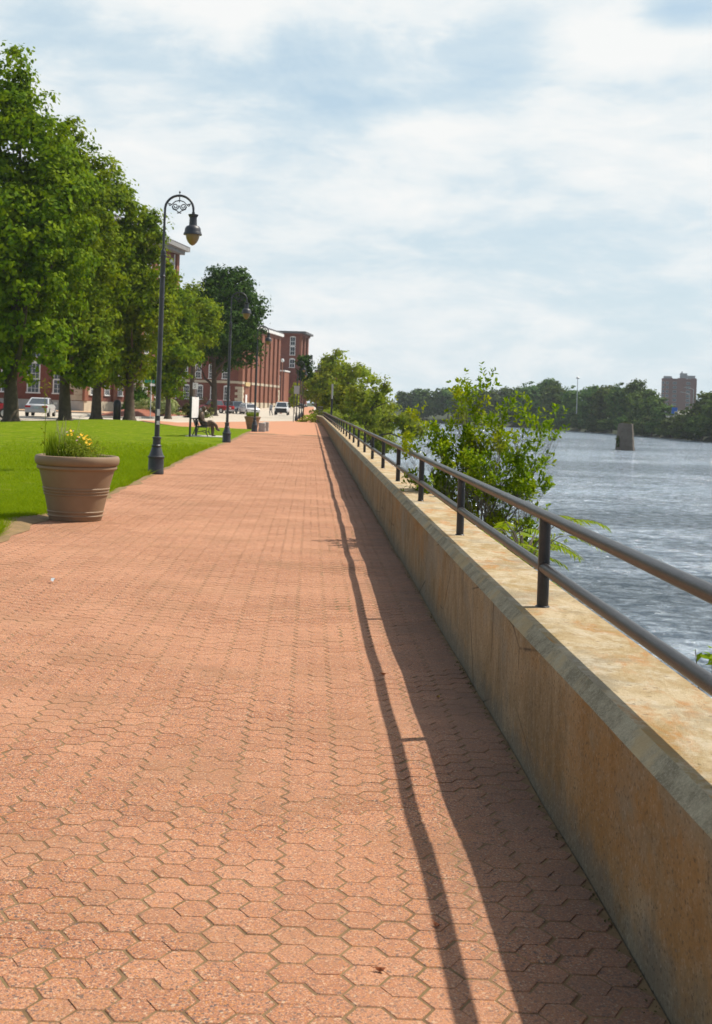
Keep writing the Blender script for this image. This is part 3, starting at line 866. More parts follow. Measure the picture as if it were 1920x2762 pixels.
# ------------------------------------------------------------------ planters
def make_planter():
    t = empty('planter', (0, 0, 0))
    mb = MB()
    prof = [(0, 0), (.318, 0), (.328, .012), (.335, .05), (.347, .056), (.350, .068), (.342, .078), (.345, .10), (.356, .108), (.358, .120), (.350, .128),
            (.392, .32), (.404, .326), (.406, .338), (.398, .345), (.402, .358), (.413, .364), (.415, .376), (.407, .383), (.410, .394), (.421, .400), (.422, .412), (.414, .42),
            (.470, .635), (.492, .645), (.503, .662), (.500, .685), (.488, .692), (.505, .70), (.522, .72), (.530, .755), (.528, .79), (.515, .812), (.495, .818), (.470, .806), (.458, .78), (.452, .72), (0, .72)]
    mb.lathe(prof, 64); mb.build('pot', M['pot'], t, True)
    mb = MB(); mb.lathe([(.455, .735), (.3, .745), (0, .755)], 32); mb.build('soil', M['soil'], t, True)
    return t
pl = make_planter(); pl.location = (-2.93, 15.75, .004)
tag(pl, 'large tan ribbed planter with grass and yellow flowers at the lawn edge', 'planter', 'round tan planters')
pl2 = copy_tree(pl); pl2.location = (-3.55, 76.2, 0); pl2.rotation_euler.z = 1; pl2.scale = (.96,) * 3
tag(pl2, 'tan planter of low yellow green plants behind the third lamp post', 'planter')

def blades(name, parent, n, r, h0, h1, w, mat, seed, lean=.25, base=0.0, cx=0, cy=0):
    rg = random.Random(seed); mb = MB()
    for i in range(n):
        a = rg.random() * 6.283; q = r * math.sqrt(rg.random()); x, y = cx + q * math.cos(a), cy + q * math.sin(a)
        h = rg.uniform(h0, h1); b = rg.random() * 6.283; ln = lean * h * rg.random()
        dx, dy = math.cos(b) * ln, math.sin(b) * ln; ww = w * rg.uniform(.6, 1.2); sx, sy = -math.sin(b) * ww, math.cos(b) * ww
        p = [(x, y, base), (x + dx * .3, y + dy * .3, base + h * .5), (x + dx, y + dy, base + h)]
        k = len(mb.v)
        mb.v += [(p[0][0] - sx, p[0][1] - sy, p[0][2]), (p[0][0] + sx, p[0][1] + sy, p[0][2]), (p[1][0] - sx * .8, p[1][1] - sy * .8, p[1][2]), (p[1][0] + sx * .8, p[1][1] + sy * .8, p[1][2]), p[2]]
        mb.f += [(k, k + 1, k + 3, k + 2), (k + 2, k + 3, k + 4)]; mb.m += [0, 0]
    return mb.build(name, mat, parent)

t = empty('ornamental_grass', (-3.14, 15.75, .755)); tag(t, 'tuft of tall upright green grass in the near tan planter', 'plant')
blades('blade_tuft', t, 420, .19, .22, .42, .0045, M['ogras'], 1, .3)
mb = MB()
rg = random.Random(4)
for i in range(16):
    a = rg.random() * 6.28; q = .17 * rg.random(); x, y = q * math.cos(a), q * math.sin(a); h = rg.uniform(.38, .56)
    e = (x + rg.uniform(-.07, .07), y + rg.uniform(-.05, .05), h)
    mb.tube([(x, y, 0), (x + (e[0] - x) * .4, y + (e[1] - y) * .4, h * .6), e], .0018, 5)
    for k in range(14):
        f = .72 + .28 * k / 13; p = Vector((x, y, 0)).lerp(Vector(e), f)
        d = Vector((rg.uniform(-1, 1), rg.uniform(-1, 1), .9)) * .012
        mb.poly([p, p + d + Vector((.003, 0, 0)), p + d * 1.6])
mb.build('seed_heads', pmat('pale seed heads', (.42, .36, .22), (.32, .34, .14), 20, .8), t)

t = empty('tall_weed', (-3.33, 15.62, .755)); tag(t, 'single tall thin leafy stem rising above the near planter', 'plant')
mb = MB(); mb.tube([(0, 0, 0), (.01, 0, .4), (-.01, 0, .8), (-.02, .01, 1.0)], [.005, .004, .003, .002], 6); mb.build('stem', M['ogras'], t)
rg = np.random.default_rng(8); n = 46
zz = np.concatenate([.12 + .62 * rg.random(24), .60 + .14 * rg.random(8), .84 + .16 * rg.random(14)]); P = np.stack([-.01 + rg.normal(size=n) * .012, rg.normal(size=n) * .012, zz], 1); N = rg.normal(size=(n, 3)); N[:, 2] += .4
obj_from(leaf_mesh('leaves', P, N, .055, M['leaf_sumac'], 8, 'leaf', .3), 'leaves', t)

t = empty('coreopsis_plant', (-2.87, 15.7, .755)); tag(t, 'bushy plant with yellow blossoms leaning over the near planter rim', 'plant')
rg = np.random.default_rng(12); n = 3400
P = rg.normal(size=(n, 3)) * np.array([.125, .13, .085]); P[:, 2] = np.abs(P[:, 2]) * 1.25 + .02
P[:, 2] += .10 * np.clip(.5 - P[:, 0] * 2, 0, 1) * rg.random(n); N = rg.normal(size=(n, 3)); N[:, 2] += .3
obj_from(leaf_mesh('foliage', P, N, .032, leafmat('fine coreopsis leaves', (.17, .28, .02), (.34, .40, .06), None, .35), 12, 'leaf', .28), 'foliage', t)
mb = MB(); rg = random.Random(6)
for i in range(46):
    x, y, z = rg.gauss(0, .1), rg.gauss(0, .1), rg.uniform(.16, .36)
    mb.tube([(x * .4, y * .4, 0), (x * .8, y * .8, z * .6), (x, y, z)], .0016, 4)
mb.build('stems', M['ogras'], t)
fl = [(-.17, .40), (-.145, .385), (-.115, .365), (-.15, .345), (-.135, .34), (-.02, .34), (.0, .335), (.012, .33), (.035, .30), (.05, .30), (.05, .285), (.02, .265), (.012, .28), (.09, .335), (.085, .275), (.10, .28), (.105, .265), (.075, .255), (.08, .235), (.095, .225), (.12, .23), (.06, .22), (.10, .215), (.075, .20), (.09, .16), (.125, .115), (-.16, .33), (-.12, .33), (.06, .32), (-.04, .31)]
def flower(mb, c, r, rg):
    tilt = Vector((rg.uniform(-.5, .5), -.75 + rg.uniform(-.3, .3), .8)).normalized(); x = tilt.orthogonal().normalized(); y = tilt.cross(x)
    for k in range(8):
        a = k / 8 * 6.283 + rg.random() * .2; d = x * math.cos(a) + y * math.sin(a); s = (x * -math.sin(a) + y * math.cos(a))
        mb.poly([c, c + d * r * .6 + s * r * .32, c + d * r + tilt * r * .1, c + d * r * .6 - s * r * .32])
mb = MB(); rg = random.Random(2)
for (x, z) in fl: flower(mb, Vector((x + rg.uniform(-.01, .01), rg.uniform(-.16, .06), z * .92 + .02)), rg.uniform(.013, .019), rg)
mb.build('yellow_blossoms', M['yellow'], t)
mb = MB()
for (x, z) in [(-.11, .375), (-.17, .36), (-.05, .26), (-.02, .21), (.0, .19), (-.03, .3)]: flower(mb, Vector((x, rg.uniform(-.15, 0), z)), .015, rg)
mb.build('pink_blossoms', M['pink'], t)
t = empty('low_planting', (-3.55, 76.2, .71)); tag(t, 'low tuft of yellow green foliage filling the far planter', 'plant')
blades('blade_tuft', t, 500, .40, .18, .42, .012, leafmat('yellow green blades', (.14, .20, .01), (.26, .30, .03), None, .4), 3, .6)

# ------------------------------------------------------------------ info board, bench and statue, blocks
t = empty('information_board', (-5.19, 55.25, 0)); tag(t, 'white two post information board on the lawn beside the bronze statue', 'sign')
d = Vector((.20, .95)).normalized(); nn = Vector((d.y, -d.x))
for s in (-.46, .46):
    mb = MB(); mb.obox((d.x * s, d.y * s, .9), .04, .04, .9, d, nn); mb.build('post', M['black'], t)
mb = MB(); mb.obox((nn.x * .03, nn.y * .03, 1.28), .54, .025, .46, d, nn); mb.obox((nn.x * .03, nn.y * .03, .80), .56, .035, .02, d, nn); pn = mb.build('panel_frame', M['black'], t)
m, nt, out = newmat('printed board'); q = NT(nt); v = q.obj()
c = q.mix(q.ramp(q.noise(v, 5, 3, .6), [(.55, 0), (.66, .35)]), (.74, .72, .70), (.55, .32, .28))
q.l(q.bsdf(c, .4), out.inputs[0])
mb = MB(); mb.obox((nn.x * .062, nn.y * .062, 1.30), .50, .006, .46, d, nn); mb.build('printed_panel', m, pn)
mb = MB(); mb.obox((-nn.x * .005, -nn.y * .005, 1.30), .50, .006, .46, d, nn); mb.build('printed_panel', M['white'], pn)

pad = MB(); pad.box(-5.5, -3.75, 54.9, 57.2, -.04, .035); tag(pad.build('concrete_pad', M['kerb']), kind='structure')
BX, BY = -4.86, 56.0
t = empty('park_bench', (BX, BY, .035)); tag(t, 'black slatted metal bench carrying the seated bronze statue', 'bench')
mb = MB()
for k in range(5): mb.box(-.20 + k * .095, -.12 + k * .095, -.85, .85, .415, .44)
mb.build('seat', M['black'], t)
mb = MB()
for k in range(5):
    z = .50 + k * .085; x = -.26 - k * .028
    mb.obox((x, 0, z), .012, .85, .033)
mb.build('backrest', M['black'], t)
for yy in (-.78, .78):
    mb = MB(); mb.tube([(-.36, yy, .0), (-.26, yy, .25), (-.22, yy, .42), (-.38, yy, .90)], .022, 8); mb.tube([(-.22, yy, .40), (.28, yy, .40), (.24, yy, .2), (.33, yy, 0)], .022, 8); mb.tube([(-.26, yy, .15), (.05, yy, .22), (.26, yy, .14)], .016, 8)
    mb.build('leg', M['black'], t, True)
    mb = MB(); mb.tube([(-.30, yy, .65), (-.05, yy, .66), (.24, yy, .62), (.26, yy, .42)], .018, 8); mb.build('armrest', M['black'], t, True)

def skinned(name, verts, edges, radii, mat, parent=None, sub=2, root=0):
    me = bpy.data.meshes.new(name); me.from_pydata(verts, edges, [])
    o = bpy.data.objects.new(name, me); COL.objects.link(o)
    if parent: o.parent = parent
    sk = o.modifiers.new('skin', 'SKIN'); sk.use_smooth_shade = True
    for i, r in enumerate(radii):
        r = r if hasattr(r, '__len__') else (r, r)
        me.skin_vertices[0].data[i].radius = r
        me.skin_vertices[0].data[i].use_root = (i == root)
    sb = o.modifiers.new('sub', 'SUBSURF'); sb.levels = sub; sb.render_levels = sub
    me.materials.append(mat)
    return o
t = empty('seated_statue', (BX + .02, BY - .05, .475)); tag(t, 'bronze statue of a seated man with crossed legs on the black bench', 'statue')
# local: x forward (towards the path), y sideways, z up from the seat
V = [(-.02, 0, .06), (-.05, 0, .22), (-.08, 0, .40), (-.06, 0, .56), (-.02, 0, .64), (.01, 0, .70),
     (-.06, .20, .52), (-.04, .26, .26), (.16, .16, .16), (.25, .09, .19),
     (-.06, -.20, .52), (-.04, -.27, .26), (.16, -.16, .17), (.26, -.08, .20),
     (.04, .10, .05), (.42, .09, .06), (.46, .09, -.20), (.45, .09, -.42), (.60, .09, -.45),
     (.04, -.10, .07), (.40, .00, .21), (.62, .04, .02), (.66, .08, -.14), (.80, .08, -.17)]
Ed = [(0, 1), (1, 2), (2, 3), (3, 4), (4, 5), (3, 6), (6, 7), (7, 8), (8, 9), (3, 10), (10, 11), (11, 12), (12, 13),
      (0, 14), (14, 15), (15, 16), (16, 17), (17, 18), (0, 19), (19, 20), (20, 21), (21, 22), (22, 23)]
Rr = [(.17, .13), (.17, .125), (.18, .13), (.13, .10), .06, .055, .08, .062, .045, .035, .08, .062, .045, .035,
      .11, .085, .07, .055, .045, .11, .085, .065, .05, .042]
Rr = [(r[0] * 1.28, r[1] * 1.28) if hasattr(r, '__len__') else r * 1.25 for r in Rr]
body = skinned('body', V, Ed, Rr, M['bronze'], t)
mb = MB(); mb.lathe([(0, -.125), (.035, -.12), (.06, -.085), (.078, -.03), (.085, .03), (.08, .08), (.055, .12), (0, .135)], 20)
for i, v in enumerate(mb.v):
    x, y, z = v
    mb.v[i] = (.03 + x * 1.12 + (.018 if z < -.08 and x > 0 else 0), y * .92, .775 + z)
mb.tube([(.115, 0, .80), (.145, 0, .765), (.115, 0, .752)], [.010, .017, .012], 6)       # nose
for yy in (-.075, .075): mb.tube([(.02, yy, .80), (.015, yy * 1.15, .775), (.022, yy, .75)], [.010, .016, .009], 6)
mb.tube([(.115, -.03, .80), (.12, 0, .806), (.115, .03, .80)], .011, 6)
mb.tube([(.113, -.022, .725), (.122, 0, .727), (.113, .022, .725)], .008, 6)
mb.build('head', M['bronze'], t, True)

def block(name, loc, sx, sy, sz, lab, seed):
    mb = MB(); rg = random.Random(seed)
    bm = bmesh.new(); bmesh.ops.create_cube(bm, size=1)
    bmesh.ops.subdivide_edges(bm, edges=bm.edges[:], cuts=3, use_grid_fill=True)
    for v in bm.verts:
        v.co.x *= sx; v.co.y *= sy; v.co.z = (v.co.z + .5) * sz
        k = noise.noise(v.co * 5 + Vector((seed, 0, 0))) * .03
        v.co += Vector((k, -k, k if v.co.z > .05 else 0))
    me = bpy.data.meshes.new(name); bm.to_mesh(me); bm.free(); me.materials.append(M['stone'])
    o = obj_from(me, name); o.location = loc
    tag(o, lab, 'stone block', 'granite blocks by the far planter')
block('granite_block', (-2.72, 70.3, -.01), .36, .9, .50, 'grey granite block standing just behind the third lamp post base', 1)
block('granite_block', (-2.55, 72.0, -.01), .30, .8, .52, 'farther grey granite block half hidden behind the other block', 5)

# ------------------------------------------------------------------ trees left of the promenade
def reuse(src, loc, rz, sc, label, group=None):
    c = copy_tree(src); c.location = loc; c.rotation_euler.z = rz; c.scale = sc if hasattr(sc, '__len__') else (sc,) * 3
    tag(c, label, group=group); return c
G = 'maples along the far edge of the lawn'
T1 = make_tree('maple_tree', 'tallest broad maple with thick trunk at the left edge of the picture', 'tree', (-16.9, 70.3, 0), 20.2, 3.5, 4.1, M['leaf_maple'], .28, 1400, 62, .80, 11, .41, G, nl=14)
T2 = make_tree('maple_tree', 'second tallest maple, its trunk just past the silver sedan', 'tree', (-15.7, 79.6, 0), 18.6, 3.5, 3.4, M['leaf_maple'], .28, 1150, 58, .80, 23, .39, G, nl=14)
T3 = make_tree('maple_tree', 'maple with forked trunk, third in the row along the lawn', 'tree', (-15.9, 92.3, 0), 18.4, 3.6, 3.2, M['leaf_bright'], .28, 980, 58, .78, 31, .36, G, nl=12)
T4 = make_tree('maple_tree', 'maple with leaning trunk beside the black litter bin', 'tree', (-13.5, 92.8, 0), 16.4, 3.4, 3.15, M['leaf_bright'], .28, 880, 56, .74, 47, .37, G, nl=12)
T5 = make_tree('maple_tree', 'smaller maple half hidden behind the near lamp pole', 'tree', (-12.6, 110, 0), 12.6, 2.6, 2.5, M['leaf_maple'], .28, 500, 54, .7, 53, .25, G)
T6 = make_tree('maple_tree', 'bright green spreading tree behind the information board', 'tree', (-11.9, 125, .2), 12.6, 4.4, 3.0, M['leaf_bright'], .31, 600, 54, .8, 61, .32, G, 'round', nl=8)
dk = make_tree('dark_maple', 'big dark green tree towering in front of the brick mills', 'tree', (-11.7, 150, 0), 17.0, 4.9, 5.9, M['leaf_dark'], .36, 1050, 58, 1.0, 71, .4, None, 'round', nl=10)
st = make_tree('street_tree', 'slim dark street tree among the distant lamp posts', 'tree', (-.95, 152, 0), 8.6, 4.4, .85, M['leaf_dark'], .34, 70, 34, .5, 83, .08, None, 'egg', nl=5)
sp2 = make_tree('sapling', 'tiny yellow green sapling at the foot of the far mill', 'tree', (-2.6, 205, .1), 5.2, 1.6, .9, M['leaf_yellow'], .36, 40, 30, .5, 85, .05, None, 'egg', nl=4)

def bush(name, label, loc, blobs, mat, size, ncl, per, cr, seed, shell=.8):
    t = empty(name, loc); tag(t, label, 'shrub')
    P, N = crown_points(blobs, ncl, per, cr, seed, shell)
    k = P[:, 2] > -.05
    obj_from(leaf_mesh('foliage', P[k], N[k], size, mat, seed), 'foliage', t)
    mb = MB(); rg = random.Random(seed)
    for b in blobs[:10]:
        mb.tube([(b[0] * .4, b[1] * .4, -.1), (b[0] * .8, b[1] * .8, b[2] * .6), (b[0], b[1], b[2])], [.05, .035, .015], 6)
    mb.build('stems', M['twig'], t)
    return t
cone = [(0, 0, .25 + 2.2 * f, 1.45 * (1 - f) ** .9 + .08, 1.45 * (1 - f) ** .9 + .08, .38) for f in np.linspace(0, 1, 9)]
bush('cone_shrub', 'dark green clipped cone shrub in the mulch bed', (-16.3, 117.5, .42), cone, M['leaf_cone'], .16, 420, 26, .26, 3, .9)
mound = [(rnd.gauss(0, .8), rnd.gauss(0, .8), .35 + .5 * rnd.random(), .9, .9, .55) for k in range(9)] + [(-1.2, -.6, .2, .7, .7, .4), (1.3, -.4, .15, .8, .7, .4), (.1, 0, 1.0, .7, .7, .6)]
bush('spreading_shrub', 'pale variegated spreading shrub on the mulch bed', (-13.9, 116.0, .38), mound, M['leaf_pale'], .17, 420, 24, .36, 5)
hedge = [(x + rnd.uniform(-.2, .2), rnd.uniform(-.4, .4), .7 + rnd.uniform(-.1, .25), .8, .8, .75) for x in np.linspace(-1.7, 1.7, 8)]
bush('hedge_shrub', 'dull dark green hedge behind the pale spreading shrub', (-12.3, 124, .25), hedge, M['leaf_hedge'], .18, 380, 24, .36, 7)
bush('small_shrub', 'small pale green bush just left of the statue head', (-10.55, 126, .05), [(0, 0, .5, .55, .55, .6), (.2, .2, .8, .4, .4, .5)], M['leaf_pale'], .16, 90, 22, .3, 8)

# ------------------------------------------------------------------ trees on the river side
YT = make_tree('yellow_tree', 'yellow green tree overhanging the far end of the promenade', 'tree', (.95, 172, -.2), 6.0, 2.0, 2.6, M['leaf_yellow'], .36, 300, 36, .75, 91, .2, None, 'round', nl=8)
YT2 = reuse(YT, (3.0, 136, -1.5), 2.0, (.85, .85, .85), 'second yellow green tree, nearer, just behind the dark steel post')
W1 = make_tree('willow_tree', 'tall wispy tree rising highest above the river bank trees', 'tree', (2.3, 150, -1.5), 10.8, 3.4, 2.8, M['leaf_willow'], .34, 190, 34, .75, 101, .19, None, 'loose', nl=14)
W2 = make_tree('willow_tree', 'broad pale green tree in the middle of the bank thicket', 'tree', (3.9, 137, -2.4), 9.6, 2.6, 2.6, M['leaf_willow'], .34, 190, 34, .8, 107, .2, None, 'loose', nl=12)
W3 = make_tree('willow_tree', 'thin sparse tree with bare twigs showing at its top', 'tree', (4.6, 116, -2.8), 8.3, 2.6, 1.8, M['leaf_willow'], .30, 105, 32, .6, 113, .15, None, 'loose', nl=14)
W4 = reuse(W2, (5.2, 150, -3.2), 1.0, (.8, .8, .72), 'low pale green bank tree behind the leaning trunk')
W5 = reuse(W3, (6.0, 119, -3.4), 2.2, (1.15, 1.15, 1.0), 'feathery pale tree nearest the water behind the arching limb')
W6 = reuse(W2, (8.6, 150, -4.0), .4, (.8, .8, .72), 'low spreading tree whose tips hang farthest out over the river')

def leaning_tree():
    t = empty('leaning_tree', (4.1, 106, -2.8)); t.scale = (1.05, 1, 1.12); tag(t, 'dark leaning tree with an arching limb reaching over the river', 'tree')
    mb = MB()
    mb.tube([(0, 0, -.4), (.15, 0, .8), (.45, 0, 2.2), (1.0, .1, 3.8), (1.7, .2, 5.0), (2.1, .2, 6.2)], [.17, .15, .13, .10, .06, .02], 9)
    mb.tube([(.1, 0, .5), (.9, .1, 1.3), (1.8, .1, 1.85), (2.6, 0, 2.0), (3.4, 0, 1.75), (4.0, 0, 1.35)], [.10, .085, .07, .055, .04, .015], 8)
    mb.tube([(.5, 0, 2.3), (.2, .2, 3.4), (-.3, .3, 4.6)], [.08, .05, .02], 7)
    mb.tube([(1.0, .1, 3.8), (1.9, 0, 4.2), (2.8, 0, 4.5)], [.06, .04, .015], 7)
    for k in range(12):
        x = 1.2 + 2.7 * k / 11; z = 1.5 + .5 * math.sin((x - 1.0) / 2.9 * 3.0)
        mb.tube([(x, 0, z), (x + .1, rnd.uniform(-.4, .4), z + rnd.uniform(-.5, .9))], [.02, .006], 5)
    mb.build('trunk', M['bark'], t, True)
    bl = [(2.2, .2, 5.6, .5, .6, .7), (1.5, .2, 4.6, .8, .8, .5), (2.8, 0, 4.5, .7, .7, .4), (.4, .3, 4.2, .9, .9, .8), (-.3, .3, 4.9, .6, .6, .6), (3.2, 0, 2.9, 1.0, .8, .6), (4.1, 0, 2.5, .9, .7, .7), (3.9, 0, 3.2, .7, .7, .5), (2.4, 0, 2.6, .6, .6, .4), (4.9, 0, 2.4, .7, .6, .5), (.9, 0, 3.0, .7, .7, .7), (-.3, 0, 1.4, .8, .8, 1.0)]
    P, N = crown_points(bl, 230, 30, .5, 131, .3)
    obj_from(leaf_mesh('crown', P, N, .24, M['leaf_willow'], 131), 'crown', t)
leaning_tree()
th = [(rnd.uniform(-1.6, 1.6), rnd.uniform(-4, 4), .6 + rnd.random() * 1.3, .9, 1.4, .9) for k in range(14)]
for (x, y, z, s, lab) in ((2.6, 100, -1.8, .8, 'dark thicket just below the railing in front of the leaning tree'), (2.7, 118, -1.4, .9, 'green thicket behind the dark steel post'), (2.4, 132, -1.0, .95, 'leafy thicket at the bend of the river wall'), (4.6, 124, -2.9, .9, 'thicket at the water edge under the wispy trees')):
    if y == 100:
        b0 = bush('thicket', lab, (x, y, z), th, M['leaf_willow'], .26, 300, 30, .6, 17, .5); b0.scale = (s, s, s); tag(b0, group='thickets on the near river bank')
    else: reuse(b0, (x, y, z), y, s, lab)

# sapling and sumac growing from below the wall, close behind the railing
def riverside_shrub():
    t = empty('riverside_shrub', (1.97, 14.4, -3.6)); tag(t, 'glossy leafed sapling growing up behind the railing over the river', 'shrub')
    t.scale = (.88, .85, 1.0)
    rg = random.Random(21); mb = MB(); P = []; N = []; D = []
    zb = 3.6
    def twig(p, d, L, r, lvl):
        pts = [p]; n = 6; q = p.copy(); dd = d.copy()
        for i in range(n):
            dd = (dd + Vector((rg.gauss(0, .14), rg.gauss(0, .14), .10 if lvl < 2 else .08))).normalized()
            q = q + dd * (L / n); pts.append(q.copy())
        mb.tube(pts, [r * (1 - .75 * i / n) for i in range(n + 1)], 6 if lvl < 2 else 4)
        if lvl < 2:
            for i in range(2, n + 1):
                for k in range(3 if lvl == 0 else 3):
                    a = rg.random() * 6.283; h = dd.orthogonal().normalized(); h.rotate(Matrix.Rotation(a, 3, dd))
                    nd = (dd * .55 + h * .8 + Vector((0, 0, .25))).normalized()
                    twig(pts[i], nd, L * rg.uniform(.30, .48) * (1 if lvl == 0 else .85), r * (1 - .75 * i / n) * .6, lvl + 1)
        if lvl >= 1:
            for i in range(2 if lvl == 1 else 1, n + 1):
                m = 3 if lvl == 2 else 2
                if i == n: m += 5
                for k in range(m):
                    a = rg.random() * 6.283; h = dd.orthogonal().normalized(); h.rotate(Matrix.Rotation(a, 3, dd))
                    P.append(pts[i] + h * .006); D.append((dd * .65 + h * .75 + Vector((0, 0, .05))).normalized())
    mb.tube([(0, 0, -.6), (.02, 0, 1.5), (-.05, 0, 3.0), (0, 0, zb + .15)], [.06, .05, .045, .04], 8)
    for (a, el, L, z) in ((2.9, .75, 1.5, .0), (2.6, 1.15, 1.55, .1), (1.2, 1.15, 1.6, .1), (.3, 1.0, 1.6, .0), (-.2, .65, 1.35, -.1), (-1.6, 1.05, 1.35, .0), (1.6, 1.42, 1.75, .15), (3.4, .45, 1.3, -.3), (-.5, .35, 1.1, -.4), (2.2, .9, 1.35, -.2), (-2.5, .8, 1.25, -.2), (.0, 1.3, 1.5, .1)):
        d = Vector((math.cos(a) * math.cos(el), math.sin(a) * math.cos(el), math.sin(el)))
        twig(Vector((rg.uniform(-.05, .05), rg.uniform(-.05, .05), zb - .25 + z)), d, L * .88, .022, 0)
    mb.build('stems', M['twig'], t, True)
    P = np.array([tuple(p) for p in P]); D = np.array([tuple(p) for p in D]); n = len(P)
    g = np.random.default_rng(3); k = (g.random(n) < .50) & (P[:, 0] > -1.0) & (np.array([noise.noise(Vector(v) * 2.6) for v in P]) > -.08); P, D = P[k], D[k]; n = len(P)
    s = .046 + .028 * g.random(n)
    up = np.array([0, 0, 1.0]) + g.normal(size=(n, 3)) * .45
    B = np.cross(D, up); B /= np.linalg.norm(B, axis=1, keepdims=True) + 1e-9; Nn = np.cross(B, D)
    S = s[:, None]; wv = .52
    V = np.stack([P, P + D * S * .30 + B * S * wv * .42 + Nn * S * .05, P + D * S * .65 + B * S * wv * .45 + Nn * S * .04, P + D * S - Nn * S * .10, P + D * S * .65 - B * S * wv * .45 + Nn * S * .04, P + D * S * .30 - B * S * wv * .42 + Nn * S * .05, P + D * S * .5 - Nn * S * .01], 1).reshape(-1, 3)
    F = (np.arange(n)[:, None] * 7 + np.array([0, 6, 2, 1, 6, 3, 2, 6, 0, 5, 4, 6, 6, 4, 3, 6])[None]).astype(np.int32)
    faces = []
    for i in range(n):
        b = i * 7; faces += [(b, b + 1, b + 2, b + 6), (b + 6, b + 2, b + 3), (b, b + 6, b + 4, b + 5), (b + 6, b + 3, b + 4)]
    me = bpy.data.meshes.new('foliage'); me.from_pydata(V.tolist(), [], faces); me.materials.append(M['leaf_shrub'])
    me.polygons.foreach_set('use_smooth', [True] * len(me.polygons))
    obj_from(me, 'foliage', t)
riverside_shrub()

def frond(mb, lv, base, d, L, rg, pairs=9, w=.14):
    """one pinnate leaf: a drooping stalk with paired leaflets"""
    base = Vector(base); d = Vector(d).normalized(); side = d.cross(Vector((0, 0, 1))).normalized()
    pts = []
    for i in range(9):
        f = i / 8; pts.append(base + d * L * f + Vector((0, 0, -L * .45 * f * f)))
    mb.tube(pts, [.004 * (1 - .7 * i / 8) for i in range(9)], 5)
    for i in range(pairs):
        f = .22 + .76 * i / (pairs - 1); q = f * 8; a = min(7, int(q)); p = pts[a].lerp(pts[a + 1], q - a)
        tdir = (pts[a + 1] - pts[a]).normalized(); ll = w * (1 - .45 * abs(f - .5)) * rg.uniform(.85, 1.1)
        for s in (-1, 1):
            dd = (side * s * .85 + tdir * .55 + Vector((0, 0, -.22 + rg.uniform(-.1, .1)))).normalized(); pw = tdir * ll * .16
            nrm = dd.cross(tdir) * .02
            e = p + dd * ll + Vector((0, 0, -ll * .15))
            lv.poly([p, p + dd * ll * .4 + pw, e, p + dd * ll * .4 - pw * .7])
def sumac(name, label, loc, fr, seed):
    t = empty(name, loc); tag(t, label, 'shrub'); rg = random.Random(seed); mb = MB(); lv = MB()
    for (b, d, L) in fr: frond(mb, lv, b, d, L, rg)
    mb.tube([(0, 0, -4), (0, 0, -2), (.05, 0, -.6), (0, 0, .1)], [.03, .028, .022, .015], 7)
    for (b, d, L) in fr: mb.tube([(.02, 0, b[2] - .35), ((b[0] + .02) * .6, b[1] * .6, b[2] - .1), b], [.012, .008, .004], 5)
    mb.build('stems', M['twig'], t, True); lv.build('foliage', M['leaf_sumac'], t)
rg = random.Random(31)
fr = [((rg.uniform(-.25, .3), rg.uniform(-.3, .3), rg.uniform(-.30, .25)), (math.cos(a), math.sin(a), rg.uniform(.1, .5)), rg.uniform(.34, .5)) for a in np.linspace(-2.4, 3.6, 24)]
fr += [((.30, -.1, .22), (1, -.1, .55), .52), ((.35, 0, .10), (1, -.3, .3), .42)]
sumac('sumac_plant', 'light green feathery sumac fronds poking between the railing pipes', (2.02, 11.7, .30), fr, 31)
fr2 = [((rg.uniform(-.1, .1), rg.uniform(-.1, .1), rg.uniform(-.1, .05)), (math.cos(a), math.sin(a), .3), .28) for a in np.linspace(0, 6, 7)]
def leafy():
    t = empty('leafy_plant', (1.745, 5.2, .545)); t.scale = (.62, .62, .62); tag(t, 'bright leaf sprig at the picture edge below the lower rail', 'plant')
    g = np.random.default_rng(2); n = 26
    P = g.normal(size=(n, 3)) * np.array([.05, .08, .035]); N = g.normal(size=(n, 3)) * .5; N[:, 2] += 1
    obj_from(leaf_mesh('leaves', P, N, .085, M['leaf_shrub'], 2, 'leaf', .6), 'leaves', t)
    mb = MB()
    for k in range(7): mb.tube([(.04, 0, -7.0), (.04, .0, -1.6), tuple(P[k])], [.02, .012, .003], 5)
    mb.build('stems', M['twig'], t)
leafy()

